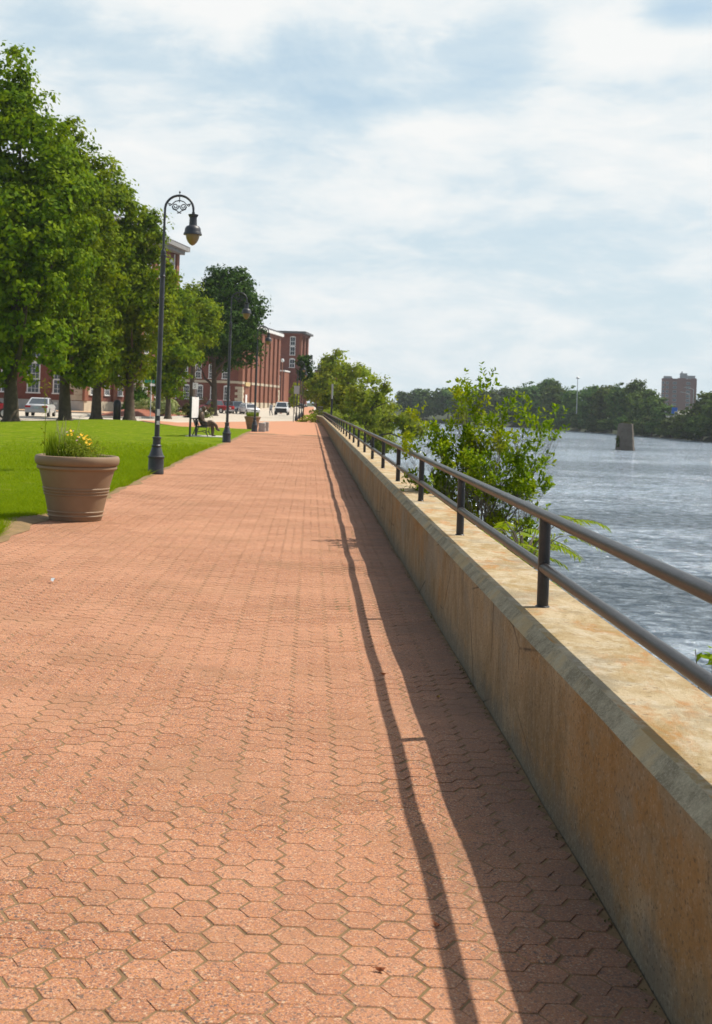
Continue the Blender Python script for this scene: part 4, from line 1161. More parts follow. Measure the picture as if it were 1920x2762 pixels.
# ------------------------------------------------------------------ mills
def window(parent, O, u, n, cu, z0, w, h, cols=3, rows=4, arch=.18, pane='glass', fr='window', bar=.035):
    """white sash window standing proud of the wall with its pane set back"""
    u = Vector(u).normalized(); n = Vector(n).normalized(); O = Vector(O)
    def p(a, b): return Vector((O.x + u.x * a + n.x * b, O.y + u.y * a + n.y * b))
    mb = MB(); t = .13
    def bar_(a0, a1, zz0, zz1, d0, d1):
        c = p((a0 + a1) / 2, (d0 + d1) / 2); mb.obox((c.x, c.y, (zz0 + zz1) / 2), (a1 - a0) / 2, (d1 - d0) / 2, (zz1 - zz0) / 2, u, n)
    bar_(cu - w / 2, cu - w / 2 + t, z0 + .1, z0 + h, .0, .10)
    bar_(cu + w / 2 - t, cu + w / 2, z0 + .1, z0 + h, .0, .10)
    bar_(cu - w / 2 - .1, cu + w / 2 + .1, z0 - .04, z0 + .1, .0, .16)
    # segmental head
    N_ = 6
    for k in range(N_):
        a0 = cu - w / 2 + w * k / N_; a1 = a0 + w / N_
        f = ((k + .5) / N_ - .5) * 2
        bar_(a0, a1, z0 + h, z0 + h + .12 + arch * (1 - f * f), .0, .10)
    bar_(cu - w / 2 + t, cu + w / 2 - t, z0 + h * .46, z0 + h * .46 + .09, .035, .08)
    for k in range(1, cols):
        a = cu - w / 2 + t + (w - 2 * t) * k / cols; bar_(a - bar / 2, a + bar / 2, z0 + .1, z0 + h, .03, .06)
    for k in range(1, rows):
        z = z0 + h * k / rows; bar_(cu - w / 2 + t, cu + w / 2 - t, z - bar / 2, z + bar / 2, .03, .058)
    f = mb.build('window', M[fr], parent)
    mb = MB(); c0 = p(cu - w / 2 + t, .028); c1 = p(cu + w / 2 - t, .028)
    mb.poly([(c0.x, c0.y, z0 + .1), (c1.x, c1.y, z0 + .1), (c1.x, c1.y, z0 + h), (c0.x, c0.y, z0 + h)])
    mb.build('pane', M[pane], f)
    return f

def quoins(mb, O, u1, u2, z0, z1, hgt=.55, m=0, w1=1.0, w2=.6, d=.06):
    """alternating corner stones on both faces of a corner (u1, u2 point away from it)"""
    O = Vector(O); u1 = Vector(u1).normalized(); u2 = Vector(u2).normalized(); z = z0; k = 0
    while z + hgt < z1:
        a, b = (w1, w2) if k % 2 == 0 else (w2, w1)
        pts = [O - u1 * d - u2 * d, O + u1 * a - u2 * d, O + u1 * a + u2 * .05, O + u1 * .05 + u2 * .05, O + u1 * .05 + u2 * b, O - u1 * d + u2 * b]
        mb.prism([(q.x, q.y) for q in pts], z, z + hgt * .96, m); z += hgt; k += 1

# -- corner mill nearest to the lawn (behind the maples)
def mill_near():
    C0 = Vector((-25.4, 139)); us = Vector((math.sin(R(12)), math.cos(R(12)))); uf = Vector((-1, 0)); L = 31.2; H = 22.3
    ns = Vector((us.y, -us.x)); nf = Vector((0, -1))
    t = empty('brick_mill', (C0.x, C0.y, 0)); tag(t, 'tall red brick mill with granite base and white windows behind the maples', 'building')
    Z = Vector((0, 0)); A = Z + us * L; B = A + uf * 40; D = Z + uf * 40
    mb = MB(); mb.prism([tuple(Z), tuple(A), tuple(B), tuple(D)], 0, H - .8); mb.build('wall', M['brick'], t)
    o = .10
    mb = MB(); mb.prism([tuple(Z + ns * o + nf * o), tuple(A + ns * o + us * o), tuple(B + us * o), tuple(D + nf * o)], -.4, 1.2); mb.build('stone_base', [M['palestone']], t)
    mb = MB(); o = .14; mb.box(-40, .02, -.16, -.08, -.4, 1.17); mb.build('granite_plinth', M['stone'], t)
    mb = MB(); quoins(mb, Z, uf, us, 1.25, 7.5, .62, 0, 1.9, 1.1); mb.build('quoins', M['palestone'], t)
    mb = MB(); o = 1.5
    P = lambda q: (q.x, q.y)
    mb.prism([P(Z + ns * o + nf * o), P(A + ns * o + us * 1.0), P(B + us * 1.0), P(D + nf * o)], H - .35, H + .15)
    mb.prism([P(Z + ns * .9 + nf * .9), P(A + ns * .9 + us * .6), P(B + us * .6), P(D + nf * .9)], H - .8, H - .352); rf = mb.build('cornice', pmat('grey eaves', (.20, .19, .18), (.28, .27, .26), 1.5, .7), t)
    mb = MB(); mb.prism([P(Z + ns * o + nf * o), P(A + ns * o + us), P(B + us), P(D + nf * o)], H + .152, H + .30)
    mb.build('roof', M['roof'], t)
    mb = MB()
    for k in range(8):        # brick piers along the side face
        c = us * (.2 + k * 4.4) + ns * .12; mb.obox((c.x, c.y, (H - .8 + 1.22) / 2), .55, .14, (H - .8 - 1.22) / 2, us, ns)
    mb.build('piers', M['brick_sunlit'], t)
    for fl, z in enumerate((1.9, 5.9, 9.9, 13.9, 17.6)):
        h = 3.3 if fl < 3 else 2.6
        for k in range(7): window(t, Z, us, ns, 2.4 + k * 4.4, z, 1.55, h, 3, 5)
        for k in range(4 if fl == 0 else 3): window(t, Z, uf, nf, 2.75 + k * 2.9, z, 1.45, h, 3, 6)
    # white hooded side entrance
    mb = MB(); c = us * 17 + ns * .7; mb.obox((c.x, c.y, 3.9), 1.9, .85, .22, us, ns); mb.obox((c.x, c.y, 4.2), 1.7, .7, .08, us, ns); can = mb.build('entrance_canopy', M['cornice'], t)
    for s in (-1.6, 1.6):
        mb = MB(); c = us * (17 + s) + ns * 1.3; mb.tube([(c.x, c.y, -.1), (c.x, c.y, 3.68)], .16, 10); mb.build('column', M['cornice'], can, True)
    mb = MB(); c = us * 29.5 + ns * .2; mb.tube([(c.x, c.y, 0), (c.x, c.y, H - 1)], .08, 8); mb.build('downspout', M['white'], t)
    mb = MB(); c = us * 3.9 + ns * .45; mb.obox((c.x, c.y, 4.4), .12, .2, .12, us, ns); mb.build('wall_lantern', M['black'], t)
mill_near()

# -- lower mill with pilastered side, in front of the parking lot
def mill_mid():
    a = R(10); C0 = Vector((-13.0, 220)); us = Vector((math.sin(a), math.cos(a))); uf = Vector((-math.cos(a), math.sin(a))); L = 33.0; H = 15.3; W = 30
    ns = Vector((us.y, -us.x)); nf = Vector((-us.x, -us.y))
    t = empty('brick_mill', (C0.x, C0.y, 0)); tag(t, 'lower red brick mill with striped pilaster side behind the parked cars', 'building')
    Z = Vector((0, 0)); A = us * L; B = A + uf * W; D = uf * W; P = lambda q: (q.x, q.y)
    mb = MB(); mb.prism([P(Z), P(A), P(B), P(D)], 0, H); mb.build('wall', M['brick'], t)
    mb = MB()
    for k in range(9):
        w = 1.12 if 0 < k < 8 else .9
        c = us * (.9 + k * 3.9) + ns * .36
        mb.obox((c.x, c.y, H / 2 + .35), w, .40, H / 2 - .6, us, ns)
    c = us * (L / 2) + ns * .36; mb.obox((c.x, c.y, H - .32), L / 2 + .1, .42, .318, us, ns)
    mb.build('pilasters', M['brick_sunlit'], t)
    mb = MB()
    for (z, hh) in ((5.2, .22), (1.3, .5)):
        for k in range(9):
            w = 1.16 if 0 < k < 8 else .95
            c = us * (.9 + k * 3.9) + ns * .40; mb.obox((c.x, c.y, z), w, .42, hh, us, ns)
    c = uf * (W / 2) + nf * .05; mb.obox((c.x, c.y, 5.25), W / 2, .08, .22, uf, nf)
    mb.build('string_course', M['palestone'], t)
    mb = MB(); quoins(mb, Z + ns * .78, uf, us, 1.0, 5.0, .5, 0, 1.3, .8, .05); mb.build('quoins', M['palestone'], t); mb = MB(); quoins(mb, A + ns * .78, uf, -us, 1.0, 5.0, .5, 0, .9, 1.4, .05); mb.build('quoins', M['palestone'], t)
    o = 1.1
    mb = MB(); mb.prism([P(Z + ns * 1.25 + nf * .5), P(A + ns * 1.25 + us * .4), P(B + us * .4), P(D + nf * .8)], H + .002, H + .55); mb.build('cornice', M['cornice'], t)
    mb = MB(); mb.prism([P(Z + ns * o), P(A + ns * o), P(B), P(D)], H + .552, H + .9); mb.build('roof', M['roof'], t)
    for k in range(8):
        c = .9 + 1.95 + k * 3.9
        for z, h in ((5.7, 2.9), (10.0, 3.4)) + (((1.9, 2.9),) if k not in (0,) else ()):
            window(t, Z, us, ns, c, z, 1.55, h, 2, 4, .15)
    for z, h in ((2.0, 2.35), (5.75, 2.35), (9.9, 2.35)):
        for k in range(8): window(t, Z, uf, nf, 2.0 + k * 2.46 + (.4 if z > 5 else 0), z, 1.12, h, 3, 4, .2)
    mb = MB(); c = us * 3.4 + ns * .42; mb.obox((c.x, c.y, 2.75), 1.1, .36, 2.2, us, ns); en = mb.build('entry_bay', M['brick_sunlit'], t)
    mb = MB(); c = us * 3.2 + ns * .80; mb.obox((c.x, c.y, 1.95), .62, .035, 1.2, us, ns); mb.build('door', M['white'], en)
    mb = MB(); c = us * 3.4 + ns * .92; mb.obox((c.x, c.y, 5.0), 1.7, .12, .34, us, ns); mb.build('lintel_board', pmat('ochre board', (.48, .34, .14), (.52, .38, .18), 3, .7), en)
    mb = MB(); c = uf * 17.6 + nf * .06; mb.obox((c.x, c.y, 3.6), .75, .07, .8, uf, nf); mb.build('shutter', M['red'], t)
    mb = MB(); c = uf * 17.5 + nf * .07; mb.obox((c.x, c.y, 2.1), .8, .09, .62, uf, nf); mb.build('vent_box', M['white'], t)
mill_mid()

# -- tall mill in the distance
def mill_far():
    a = R(8); us = Vector((math.sin(a), math.cos(a))); uf = Vector((-math.cos(a), math.sin(a))); ns = Vector((us.y, -us.x)); nf = -us
    C0 = Vector((-3.5, 320)); H = 18.7; L = 13; W = 24
    t = empty('brick_mill', (C0.x, C0.y, 1.3)); tag(t, 'tall distant red brick mill tower with flat overhanging roof', 'building')
    Z = Vector((0, 0)); A = us * L; B = A + uf * W; D = uf * W; P = lambda q: (q.x, q.y)
    mb = MB(); mb.prism([P(Z), P(A), P(B), P(D)], -1.5, H); mb.build('wall', M['brick'], t)
    mb = MB()
    for k in range(3): c = us * (.8 + k * 5.7) + ns * .25; mb.obox((c.x, c.y, H / 2), .8, .3, H / 2 - .05, us, ns)
    mb.build('pilasters', M['brick_sunlit'], t)
    # lower wing pushed forward on the left
    mb = MB(); F0 = uf * 2.3 + nf * 9
    q = [F0, F0 + us * 8.95, F0 + us * 8.95 + uf * 16, F0 + uf * 16]
    mb.prism([P(v) for v in q], -1.5, 8.6); wg = mb.build('wing', M['brick'], t)
    mb = MB(); mb.prism([P(F0 + ns * .3 + nf * .3), P(F0 + us * 8.6 + ns * .3), P(F0 + us * 8.6 + uf * 16), P(F0 + uf * 16 + nf * .3)], 8.602, 8.95); mb.build('coping', M['cornice'], wg)
    mb = MB(); c = F0 + us * 4.3 + ns * .05; mb.obox((c.x, c.y, 3.6), 4.2, .06, 4.95, us, ns); mb.build('side_wall', M['brick_sunlit'], wg)  # thin facing in the brick tone brightened for the sunlit side
    for z in (1.0, 5.2): window(wg, F0, uf, nf, 1.9, z, 1.9, 2.3, 1, 2, 0, 'blind')
    mb = MB(); mb.prism([P(Z + ns * 1.7 + nf * 1.2), P(A + ns * 1.7), P(B), P(D + nf * 1.2)], H + .002, H + .55); mb.build('roof', M['roof'], t)
    mb = MB(); mb.prism([P(Z + ns * .9 + nf * .7), P(A + ns * .9), P(B), P(D + nf * .7)], H - .5, H - .001); mb.build('cornice', M['brick'], t)
    for z in (10.2, 13.4, 16.0 - .1): window(t, Z, uf, nf, 1.75, z - .3, 1.4, 2.1, 2, 2, .2)
    for z in (10.2, 13.4, 16.0 - .1):
        for k in range(3): window(t, Z, uf, nf, 5.6 + 3.4 * k, z - .3, 1.4, 2.1, 2, 2, .2)
    for z in (3.0, 6.4, 9.8, 13.0, 15.6):
        for k in range(2): window(t, Z, us, ns, 3.6 + 5.7 * k, z, 1.5, 2.0, 2, 2, .15)
    for z in (9.4, 12.6):
        mb = MB(); c = us * 9.8 + ns * 1.0; mb.obox((c.x, c.y, z), 2.0, .9, .08, us, ns)
        for s in np.linspace(-1.9, 1.9, 9): c2 = us * (9.8 + s) + ns * 1.85; mb.obox((c2.x, c2.y, z + .55), .04, .04, .5, us, ns)
        c2 = us * 9.8 + ns * 1.85; mb.obox((c2.x, c2.y, z + 1.08), 2.0, .05, .04, us, ns)
        mb.build('balcony', M['black'], t)
mill_far()
def low_mill():
    t = empty('brick_mill', (4.2, 430, 1.2)); tag(t, 'low plain brick building peeking out beyond the promenade end', 'building')
    mb = MB(); mb.box(-3.0, 9, 0, 20, -1, 12.4); mb.build('wall', M['brick'], t)
    mb = MB(); mb.box(-3.4, 9.4, -.4, 20.4, 12.402, 12.9); mb.build('roof', M['roof'], t)
    for k in range(3): window(t, (-3, 0), (1, 0), (0, -1), 2 + 3.4 * k, 8.4, 1.4, 2.2, 2, 2, .1)
    mb = MB(); mb.box(-2.4, -1.5, 6, 7, 12.9, 14.8); mb.build('chimney', M['roof'], t)
low_mill()

# ------------------------------------------------------------------ vehicles
def make_car(name, loc, rz, paint, label, cat, L, W, H, kind):
    """front of the vehicle points to local -y"""
    t = empty(name, loc, rz); tag(t, label, cat, 'vehicles parked and driving beside the mills')
    hw = W / 2; r = .34 if kind in ('sedan', 'suv') else .40
    sill = .30; belt = H * (.58 if kind == 'pickup' else .65 if kind == 'sedan' else .60)
    def section(y, zb, zt, k=1.0):      # closed cross-section ring, rounded shoulders
        w = hw * k
        return [(-w * .94, y, zb), (-w, y, zb + .12), (-w, y, (zb + zt) / 2), (-w * .97, y, zt - .07), (-w * .86, y, zt), (w * .86, y, zt), (w * .97, y, zt - .07), (w, y, (zb + zt) / 2), (w, y, zb + .12), (w * .94, y, zb)]
    def loft(mb, secs):
        b = len(mb.v); n = len(secs[0])
        for s in secs: mb.v += s
        for i in range(len(secs) - 1):
            for k in range(n):
                k2 = (k + 1) % n; a = b + i * n
                mb.f.append((a + k, a + n + k, a + n + k2, a + k2)); mb.m.append(0)
        mb.f.append(tuple(b + k for k in range(n))); mb.m.append(0)
        mb.f.append(tuple(b + (len(secs) - 1) * n + k for k in reversed(range(n)))); mb.m.append(0)
    h0 = -L / 2; h1 = L / 2
    mb = MB()
    if kind == 'sedan':
        loft(mb, [section(h0, .35, belt * .72, .86), section(h0 + .12, sill, belt * .86, .94), section(h0 + .9, sill, belt * .97), section(h0 + 1.3, sill, belt), section(h1 - 1.0, sill, belt * 1.02), section(h1 - .15, sill, belt * 1.0, .95), section(h1, .4, belt * .90, .88)])
        cab = (h0 + 1.2, h0 + 2.05, h1 - 1.75, h1 - .85)
    elif kind == 'suv':
        loft(mb, [section(h0, .4, belt * .8, .88), section(h0 + .12, sill + .05, belt * .92, .95), section(h0 + 1.1, sill, belt), section(h1 - .1, sill + .05, belt, .97), section(h1, .42, belt * .96, .92)])
        cab = (h0 + 1.15, h0 + 1.75, h1 - .45, h1 - .05)
    elif kind == 'pickup':
        loft(mb, [section(h0, .5, belt * .86, .92), section(h0 + .1, sill + .15, belt * .96, .98), section(h0 + 1.4, sill + .12, belt), section(h1 - 1.95, sill + .12, belt), section(h1 - .05, sill + .15, belt, .98), section(h1, .5, belt * .98, .96)])
        cab = (h0 + 1.45, h0 + 2.1, h1 - 2.25, h1 - 1.95)
    else:   # work truck with van cap
        loft(mb, [section(h0, .5, belt * .88, .92), section(h0 + .1, sill + .15, belt * .97, .98), section(h0 + 1.3, sill + .12, belt), section(h1, .5, belt, .98)])
        cab = (h0 + 1.25, h0 + 1.85, h1 - .2, h1 - .02)
    mb.build('body', paint, t, True)
    # greenhouse
    y0, y1, y2, y3 = cab; wb, wt = hw * .93, hw * .76; zt = H
    mb = MB()
    ring = lambda w, ya, yb, z: [(-w, ya, z), (w, ya, z), (w, yb, z), (-w, yb, z)]
    b = len(mb.v); mb.v += ring(wb, y0, y3, belt - .02) + ring(wt, y1, y2, zt - .04) + ring(wt * .88, y1 + .12, y2 - .12, zt)
    for i in range(2):
        for k in range(4):
            k2 = (k + 1) % 4; mb.f.append((b + 4 * i + k, b + 4 * i + k2, b + 4 * i + 4 + k2, b + 4 * i + 4 + k)); mb.m.append(0)
    mb.f.append((b + 8, b + 9, b + 10, b + 11)); mb.m.append(0)
    ro = mb.build('cabin', paint, t, False)
    def pane(name, pts, d):
        mb = MB(); c = sum((Vector(p) for p in pts), Vector()) / 4
        mb.poly([tuple(c + (Vector(p) - c) * .86 + Vector(d) * .012) for p in pts]); mb.build(name, M['glass'], t)
    A = [Vector(p) for p in mb.v[:8]]
    pane('windshield', [A[0], A[1], A[5], A[4]], (0, -1, .6)); pane('rear_window', [A[2], A[3], A[7], A[6]], (0, 1, .6))
    for s, (i, j, k, l) in ((1, (1, 2, 6, 5)), (-1, (3, 0, 4, 7))):
        P0, P1, P2, P3 = A[i], A[j], A[k], A[l]
        m0, m1 = P0.lerp(P1, .5), P3.lerp(P2, .5)
        pane('side_window', [P0, m0, m1, P3], (s, 0, .3)); pane('side_window', [m0, P1, P2, m1], (s, 0, .3))
    for s in (-1, 1):
        for y in (h0 + .85, h1 - .9):
            mb = MB(); x = s * (hw - .10)
            mb.tube([(x - .10, y, r), (x + .10, y, r)], [r, r], 18)
            wh = mb.build('wheel', M['tyre'], t, False)
            mb = MB(); e = x + s * .102; mb.tube([(e, y, r), (e + s * .012, y, r)], [r * .62, r * .5], 14); mb.build('rim', M['rim'], wh)
        mb = MB(); mb.obox((s * hw * .70, h0 + .035, belt * .74), hw * .17, .05, .075); mb.build('headlight', M['headlamp'], t)
        mb = MB(); mb.obox((s * hw * .70, h1 - .01, belt * .82), hw * .22, .05, .08 if kind != 'pickup' else .16); mb.build('tail_light', M['redlamp'], t)
        mb = MB(); mb.obox((s * (hw + .09), y0 + .45, belt + .1), .11, .06, .08); mb.build('mirror', M['carblack'] if kind in ('van', 'pickup') else paint, t)
    mb = MB(); g = .40 if kind in ('van', 'pickup') else .26
    mb.obox((0, h0 - .005, belt * (.62 if kind in ('van', 'pickup') else .60)), hw * (.82 if kind == 'van' else .5), .03, belt * (.24 if kind in ('van', 'pickup') else .10)); mb.build('grille', M['carblack'], t)
    mb = MB(); mb.obox((0, h0 - .03, .46), hw * .92, .09, .12); mb.build('front_bumper', M['carblack'] if kind in ('van', 'pickup') else paint, t)
    mb = MB(); mb.obox((0, h1 + .02, .47), hw * .92, .07, .12); mb.build('rear_bumper', M['rim'] if kind == 'pickup' else paint, t)
    mb = MB(); mb.obox((0, h1 + .03, belt * .72), .16, .02, .08); mb.build('licence_plate', M['plate'], t)
    if kind == 'pickup':
        mb = MB(); mb.box(-hw * .84, hw * .84, h1 - 1.85, h1 - .1, belt - .3, belt + .004); mb.build('bed_liner', M['carblack'], t)
    if kind == 'van':
        mb = MB(); mb.obox((-.3, y1 + .5, H + .07), .38, .14, .07); mb.build('beacon', M['amber'], t)
    return t
make_car('sedan_car', (-20.95, 96.6, 0), R(184), M['silver'], 'silver sedan seen from behind, parked past the biggest maple', 'car', 4.7, 1.82, 1.45, 'sedan')
make_car('hatchback_car', (-22.05, 83.4, 0), R(-60), M['red'], 'bright red car cut off by the left picture edge beside the biggest maple', 'car', 4.3, 1.8, 1.5, 'sedan')
make_car('pickup_truck', (-14.0, 183, 0), R(-128), M['red'], 'dark red pickup truck at the left end of the parked cars', 'pickup truck', 5.7, 2.0, 1.95, 'pickup')
make_car('suv_car', (-12.6, 191, 0), R(20), M['darkblue'], 'dark blue car parked just behind the red pickup bed', 'car', 4.6, 1.85, 1.72, 'suv')
make_car('suv_car', (-11.1, 187, 0), R(15), M['slatecar'], 'slate grey upright car between the dark blue car and the white car', 'car', 4.3, 1.85, 1.85, 'suv')
make_car('suv_car', (-9.9, 192, 0), R(12), M['carblack'], 'black car half hidden behind the white car', 'car', 4.6, 1.85, 1.65, 'suv')
make_car('crossover_car', (-9.0, 181.5, 0), R(22), M['carwhite'], 'white crossover facing the camera beside the far planter', 'car', 4.6, 1.86, 1.55, 'suv')
make_car('work_van', (-4.35, 188.3, 0), R(-2), M['carwhite'], 'white van with orange roof beacon driving towards the camera', 'van', 5.6, 2.02, 1.98, 'van')
make_car('sedan_car', (-3.2, 243, gz(243)), R(70), M['carblack'], 'distant dark car parked at the foot of the tall mill', 'car', 4.6, 1.82, 1.45, 'sedan')

# ------------------------------------------------------------------ pedestrian
def person():
    t = empty('person', (-5.5, 172, 0), R(150)); tag(t, 'person in pale shirt and grey trousers walking beside the white van', 'person')
    V = [(0, 0, .95), (0, .0, 1.12), (0, .01, 1.30), (0, .0, 1.45), (0, 0, 1.53), (0, .02, 1.60), (0, .02, 1.70),
         (.19, 0, 1.42), (.23, -.06, 1.16), (.22, .04, .92), (.22, .08, .84), (-.19, 0, 1.42), (-.23, .08, 1.16), (-.22, .2, .95), (-.22, .24, .88),
         (.10, 0, .88), (.11, .16, .50), (.10, .02, .09), (.10, .16, .04), (-.10, 0, .88), (-.10, -.10, .50), (-.10, -.30, .14), (-.10, -.18, .05)]
    E = [(0, 1), (1, 2), (2, 3), (3, 4), (4, 5), (5, 6), (3, 7), (7, 8), (8, 9), (9, 10), (3, 11), (11, 12), (12, 13), (13, 14), (0, 15), (15, 16), (16, 17), (17, 18), (0, 19), (19, 20), (20, 21), (21, 22)]
    Rr = [(.15, .11), (.14, .10), (.17, .115), (.12, .09), .055, .085, .075, .07, .05, .038, .04, .07, .05, .038, .04, .10, .07, .05, .045, .10, .07, .05, .045]
    m, nt, out = newmat('skin shirt and trousers'); q = NT(nt); v = q.obj()
    sp = nt.nodes.new('ShaderNodeSeparateXYZ'); q.l(v, sp.inputs[0])
    z = q.math('DIVIDE', sp.outputs[2], 1.8)
    c = q.ramp(z, [(0, (.03, .03, .03)), (.05, (.14, .15, .18)), (.53, (.36, .40, .46)), (.835, (.42, .25, .17))])
    nt.nodes[-1].color_ramp.interpolation = 'CONSTANT'
    q.l(q.bsdf(c, .8), out.inputs[0])
    skinned('body', V, E, Rr, m, t)
    mb = MB(); mb.lathe([(0, 1.79), (.05, 1.785), (.085, 1.75), (.09, 1.70), (.08, 1.67)], 14, (0, .005, 0)); mb.build('hair', pmat('dark hair', (.05, .035, .025), (.08, .055, .04), 30, .7), t, True)
person()

# ------------------------------------------------------------------ small street furniture
def sign_post(name, label, loc, zt, r=.03, mat='signgrey'):
    t = empty(name, loc); tag(t, label, 'sign')
    mb = MB(); mb.tube([(0, 0, -.1), (0, 0, zt)], r, 8); mb.build('post', M[mat], t); return t
t = sign_post('parking_sign', 'small grey and yellow parking sign before the stone corner of the mill', (-21.9, 128, .09), 2.75, .035, 'stone')
mb = MB(); mb.obox((0, -.05, 2.45), .26, .012, .42); pn = mb.build('sign_panel', M['signgrey'], t)
mb = MB(); mb.obox((0, -.066, 2.45), .18, .003, .10); mb.build('yellow_band', M['yellow'], pn)
mb = MB(); mb.obox((0, -.066, 2.68), .2, .003, .09); mb.build('blue_band', pmat('blue grey print', (.12, .16, .22), (.16, .2, .26), 9, .5), pn)
t = sign_post('street_name_sign', 'green street name blades on a pale post behind the near lamp pole', (-13.65, 106, 0), 3.25, .04)
mb = MB(); mb.obox((-.15, 0, 3.15), .42, .012, .13); mb.build('sign_blade', M['signgreen'], t)
mb = MB(); mb.obox((0, .05, 2.88), .012, .40, .12); mb.obox((.1, -.03, 2.86), .22, .012, .10); mb.build('sign_blade', M['white'], t)
t = sign_post('regulation_sign', 'small white square sign mounted before the bright green tree trunk', (-11.0, 118, .1), 3.3, .03)
mb = MB(); mb.obox((0, -.04, 2.95), .26, .012, .30); pn = mb.build('sign_panel', M['white'], t)
mb = MB()
for k in range(3): mb.obox((-.06, -.055, 3.1 - .14 * k), .11, .002, .02)
mb.build('dark_band', M['carblack'], pn)
t = sign_post('blank_sign', 'bare grey back of a rectangular sign beside the first distant lamp', (-1.62, 118, 0), 3.5, .035, 'lamp')
mb = MB(); mb.obox((.22, -.045, 3.02), .26, .012, .38); mb.build('sign_panel', M['signgrey'], t)
t = sign_post('sign_stake', 'thin dark stake standing at the edge of the mulch bed', (-14.9, 101, 0), 1.5, .025, 'bark')
mb = MB(); mb.obox((0, -.035, 1.45), .05, .01, .07); mb.build('sign_panel', M['bark'], t)
t = empty('litter_bin', (-14.45, 92.9, 0)); tag(t, 'tall black domed litter bin hugging a maple trunk', 'litter bin')
mb = MB(); mb.lathe([(0, 0), (.27, 0), (.29, .05), (.29, 1.05), (.31, 1.07), (.31, 1.12), (0, 1.12)], 20); mb.build('bin_body', M['black'], t, True)
mb = MB(); mb.lathe([(.30, 1.122), (.28, 1.3), (.2, 1.44), (.08, 1.5), (0, 1.51)], 20); mb.build('dome_lid', M['black'], t, True)
t = empty('globe_lamp', (-4.95, 206, .1)); tag(t, 'slender lamp with white globe in front of the pilastered mill', 'lamp')
mb = MB(); mb.lathe([(0, 0), (.2, 0), (.2, .4), (.08, .6), (.06, 8.4), (.1, 8.45), (0, 8.5)], 12); mb.build('pole', pmat('terracotta pole paint', (.42, .17, .1), (.45, .2, .12), 3, .6), t, True)
mb = MB(); mb.lathe([(0, 8.45), (.15, 8.5), (.28, 8.7), (.28, 8.85), (.17, 9.05), (0, 9.12)], 18); mb.build('globe', M['white'], t, True)
t = empty('steel_post', (1.75, 105, -1.2)); tag(t, 'plain dark steel post rising behind the far railing', 'post')
mb = MB(); mb.tube([(0, 0, 0), (0, 0, 3.4)], .09, 10); mb.build('lower_tube', M['black'], t); mb = MB(); mb.tube([(0, 0, 3.4), (0, 0, 4.62)], .08, 10); mb.lathe([(0, 4.65), (.085, 4.63), (.085, 4.6)], 10); mb.build('upper_tube', M['signgrey'], t)
for k, (x, y, lab) in enumerate(((-2.35, 19.5, 'scrap of white paper lying on the grass edge between planter and lamp'), (-2.1, 10.35, 'tiny white scrap on the pavers before the lawn edge'))):
    mb = MB(); s = .05 if k == 0 else .035
    mb.v = [(-s, -s * .6, .01), (0, -s * .7, .035), (s, -s * .4, .012), (s * .8, s * .5, .03), (0, s * .4, .015), (-s * .9, s * .6, .03)]; mb.f = [(0, 1, 4, 5), (1, 2, 3, 4)]; mb.m = [0, 0]
    o = mb.build('paper_scrap', M['white']); o.location = ((left_edge(y) + .02) if k == 0 else x, y, .01); o.rotation_euler.z = k + .4; tag(o, lab, 'paper scrap')

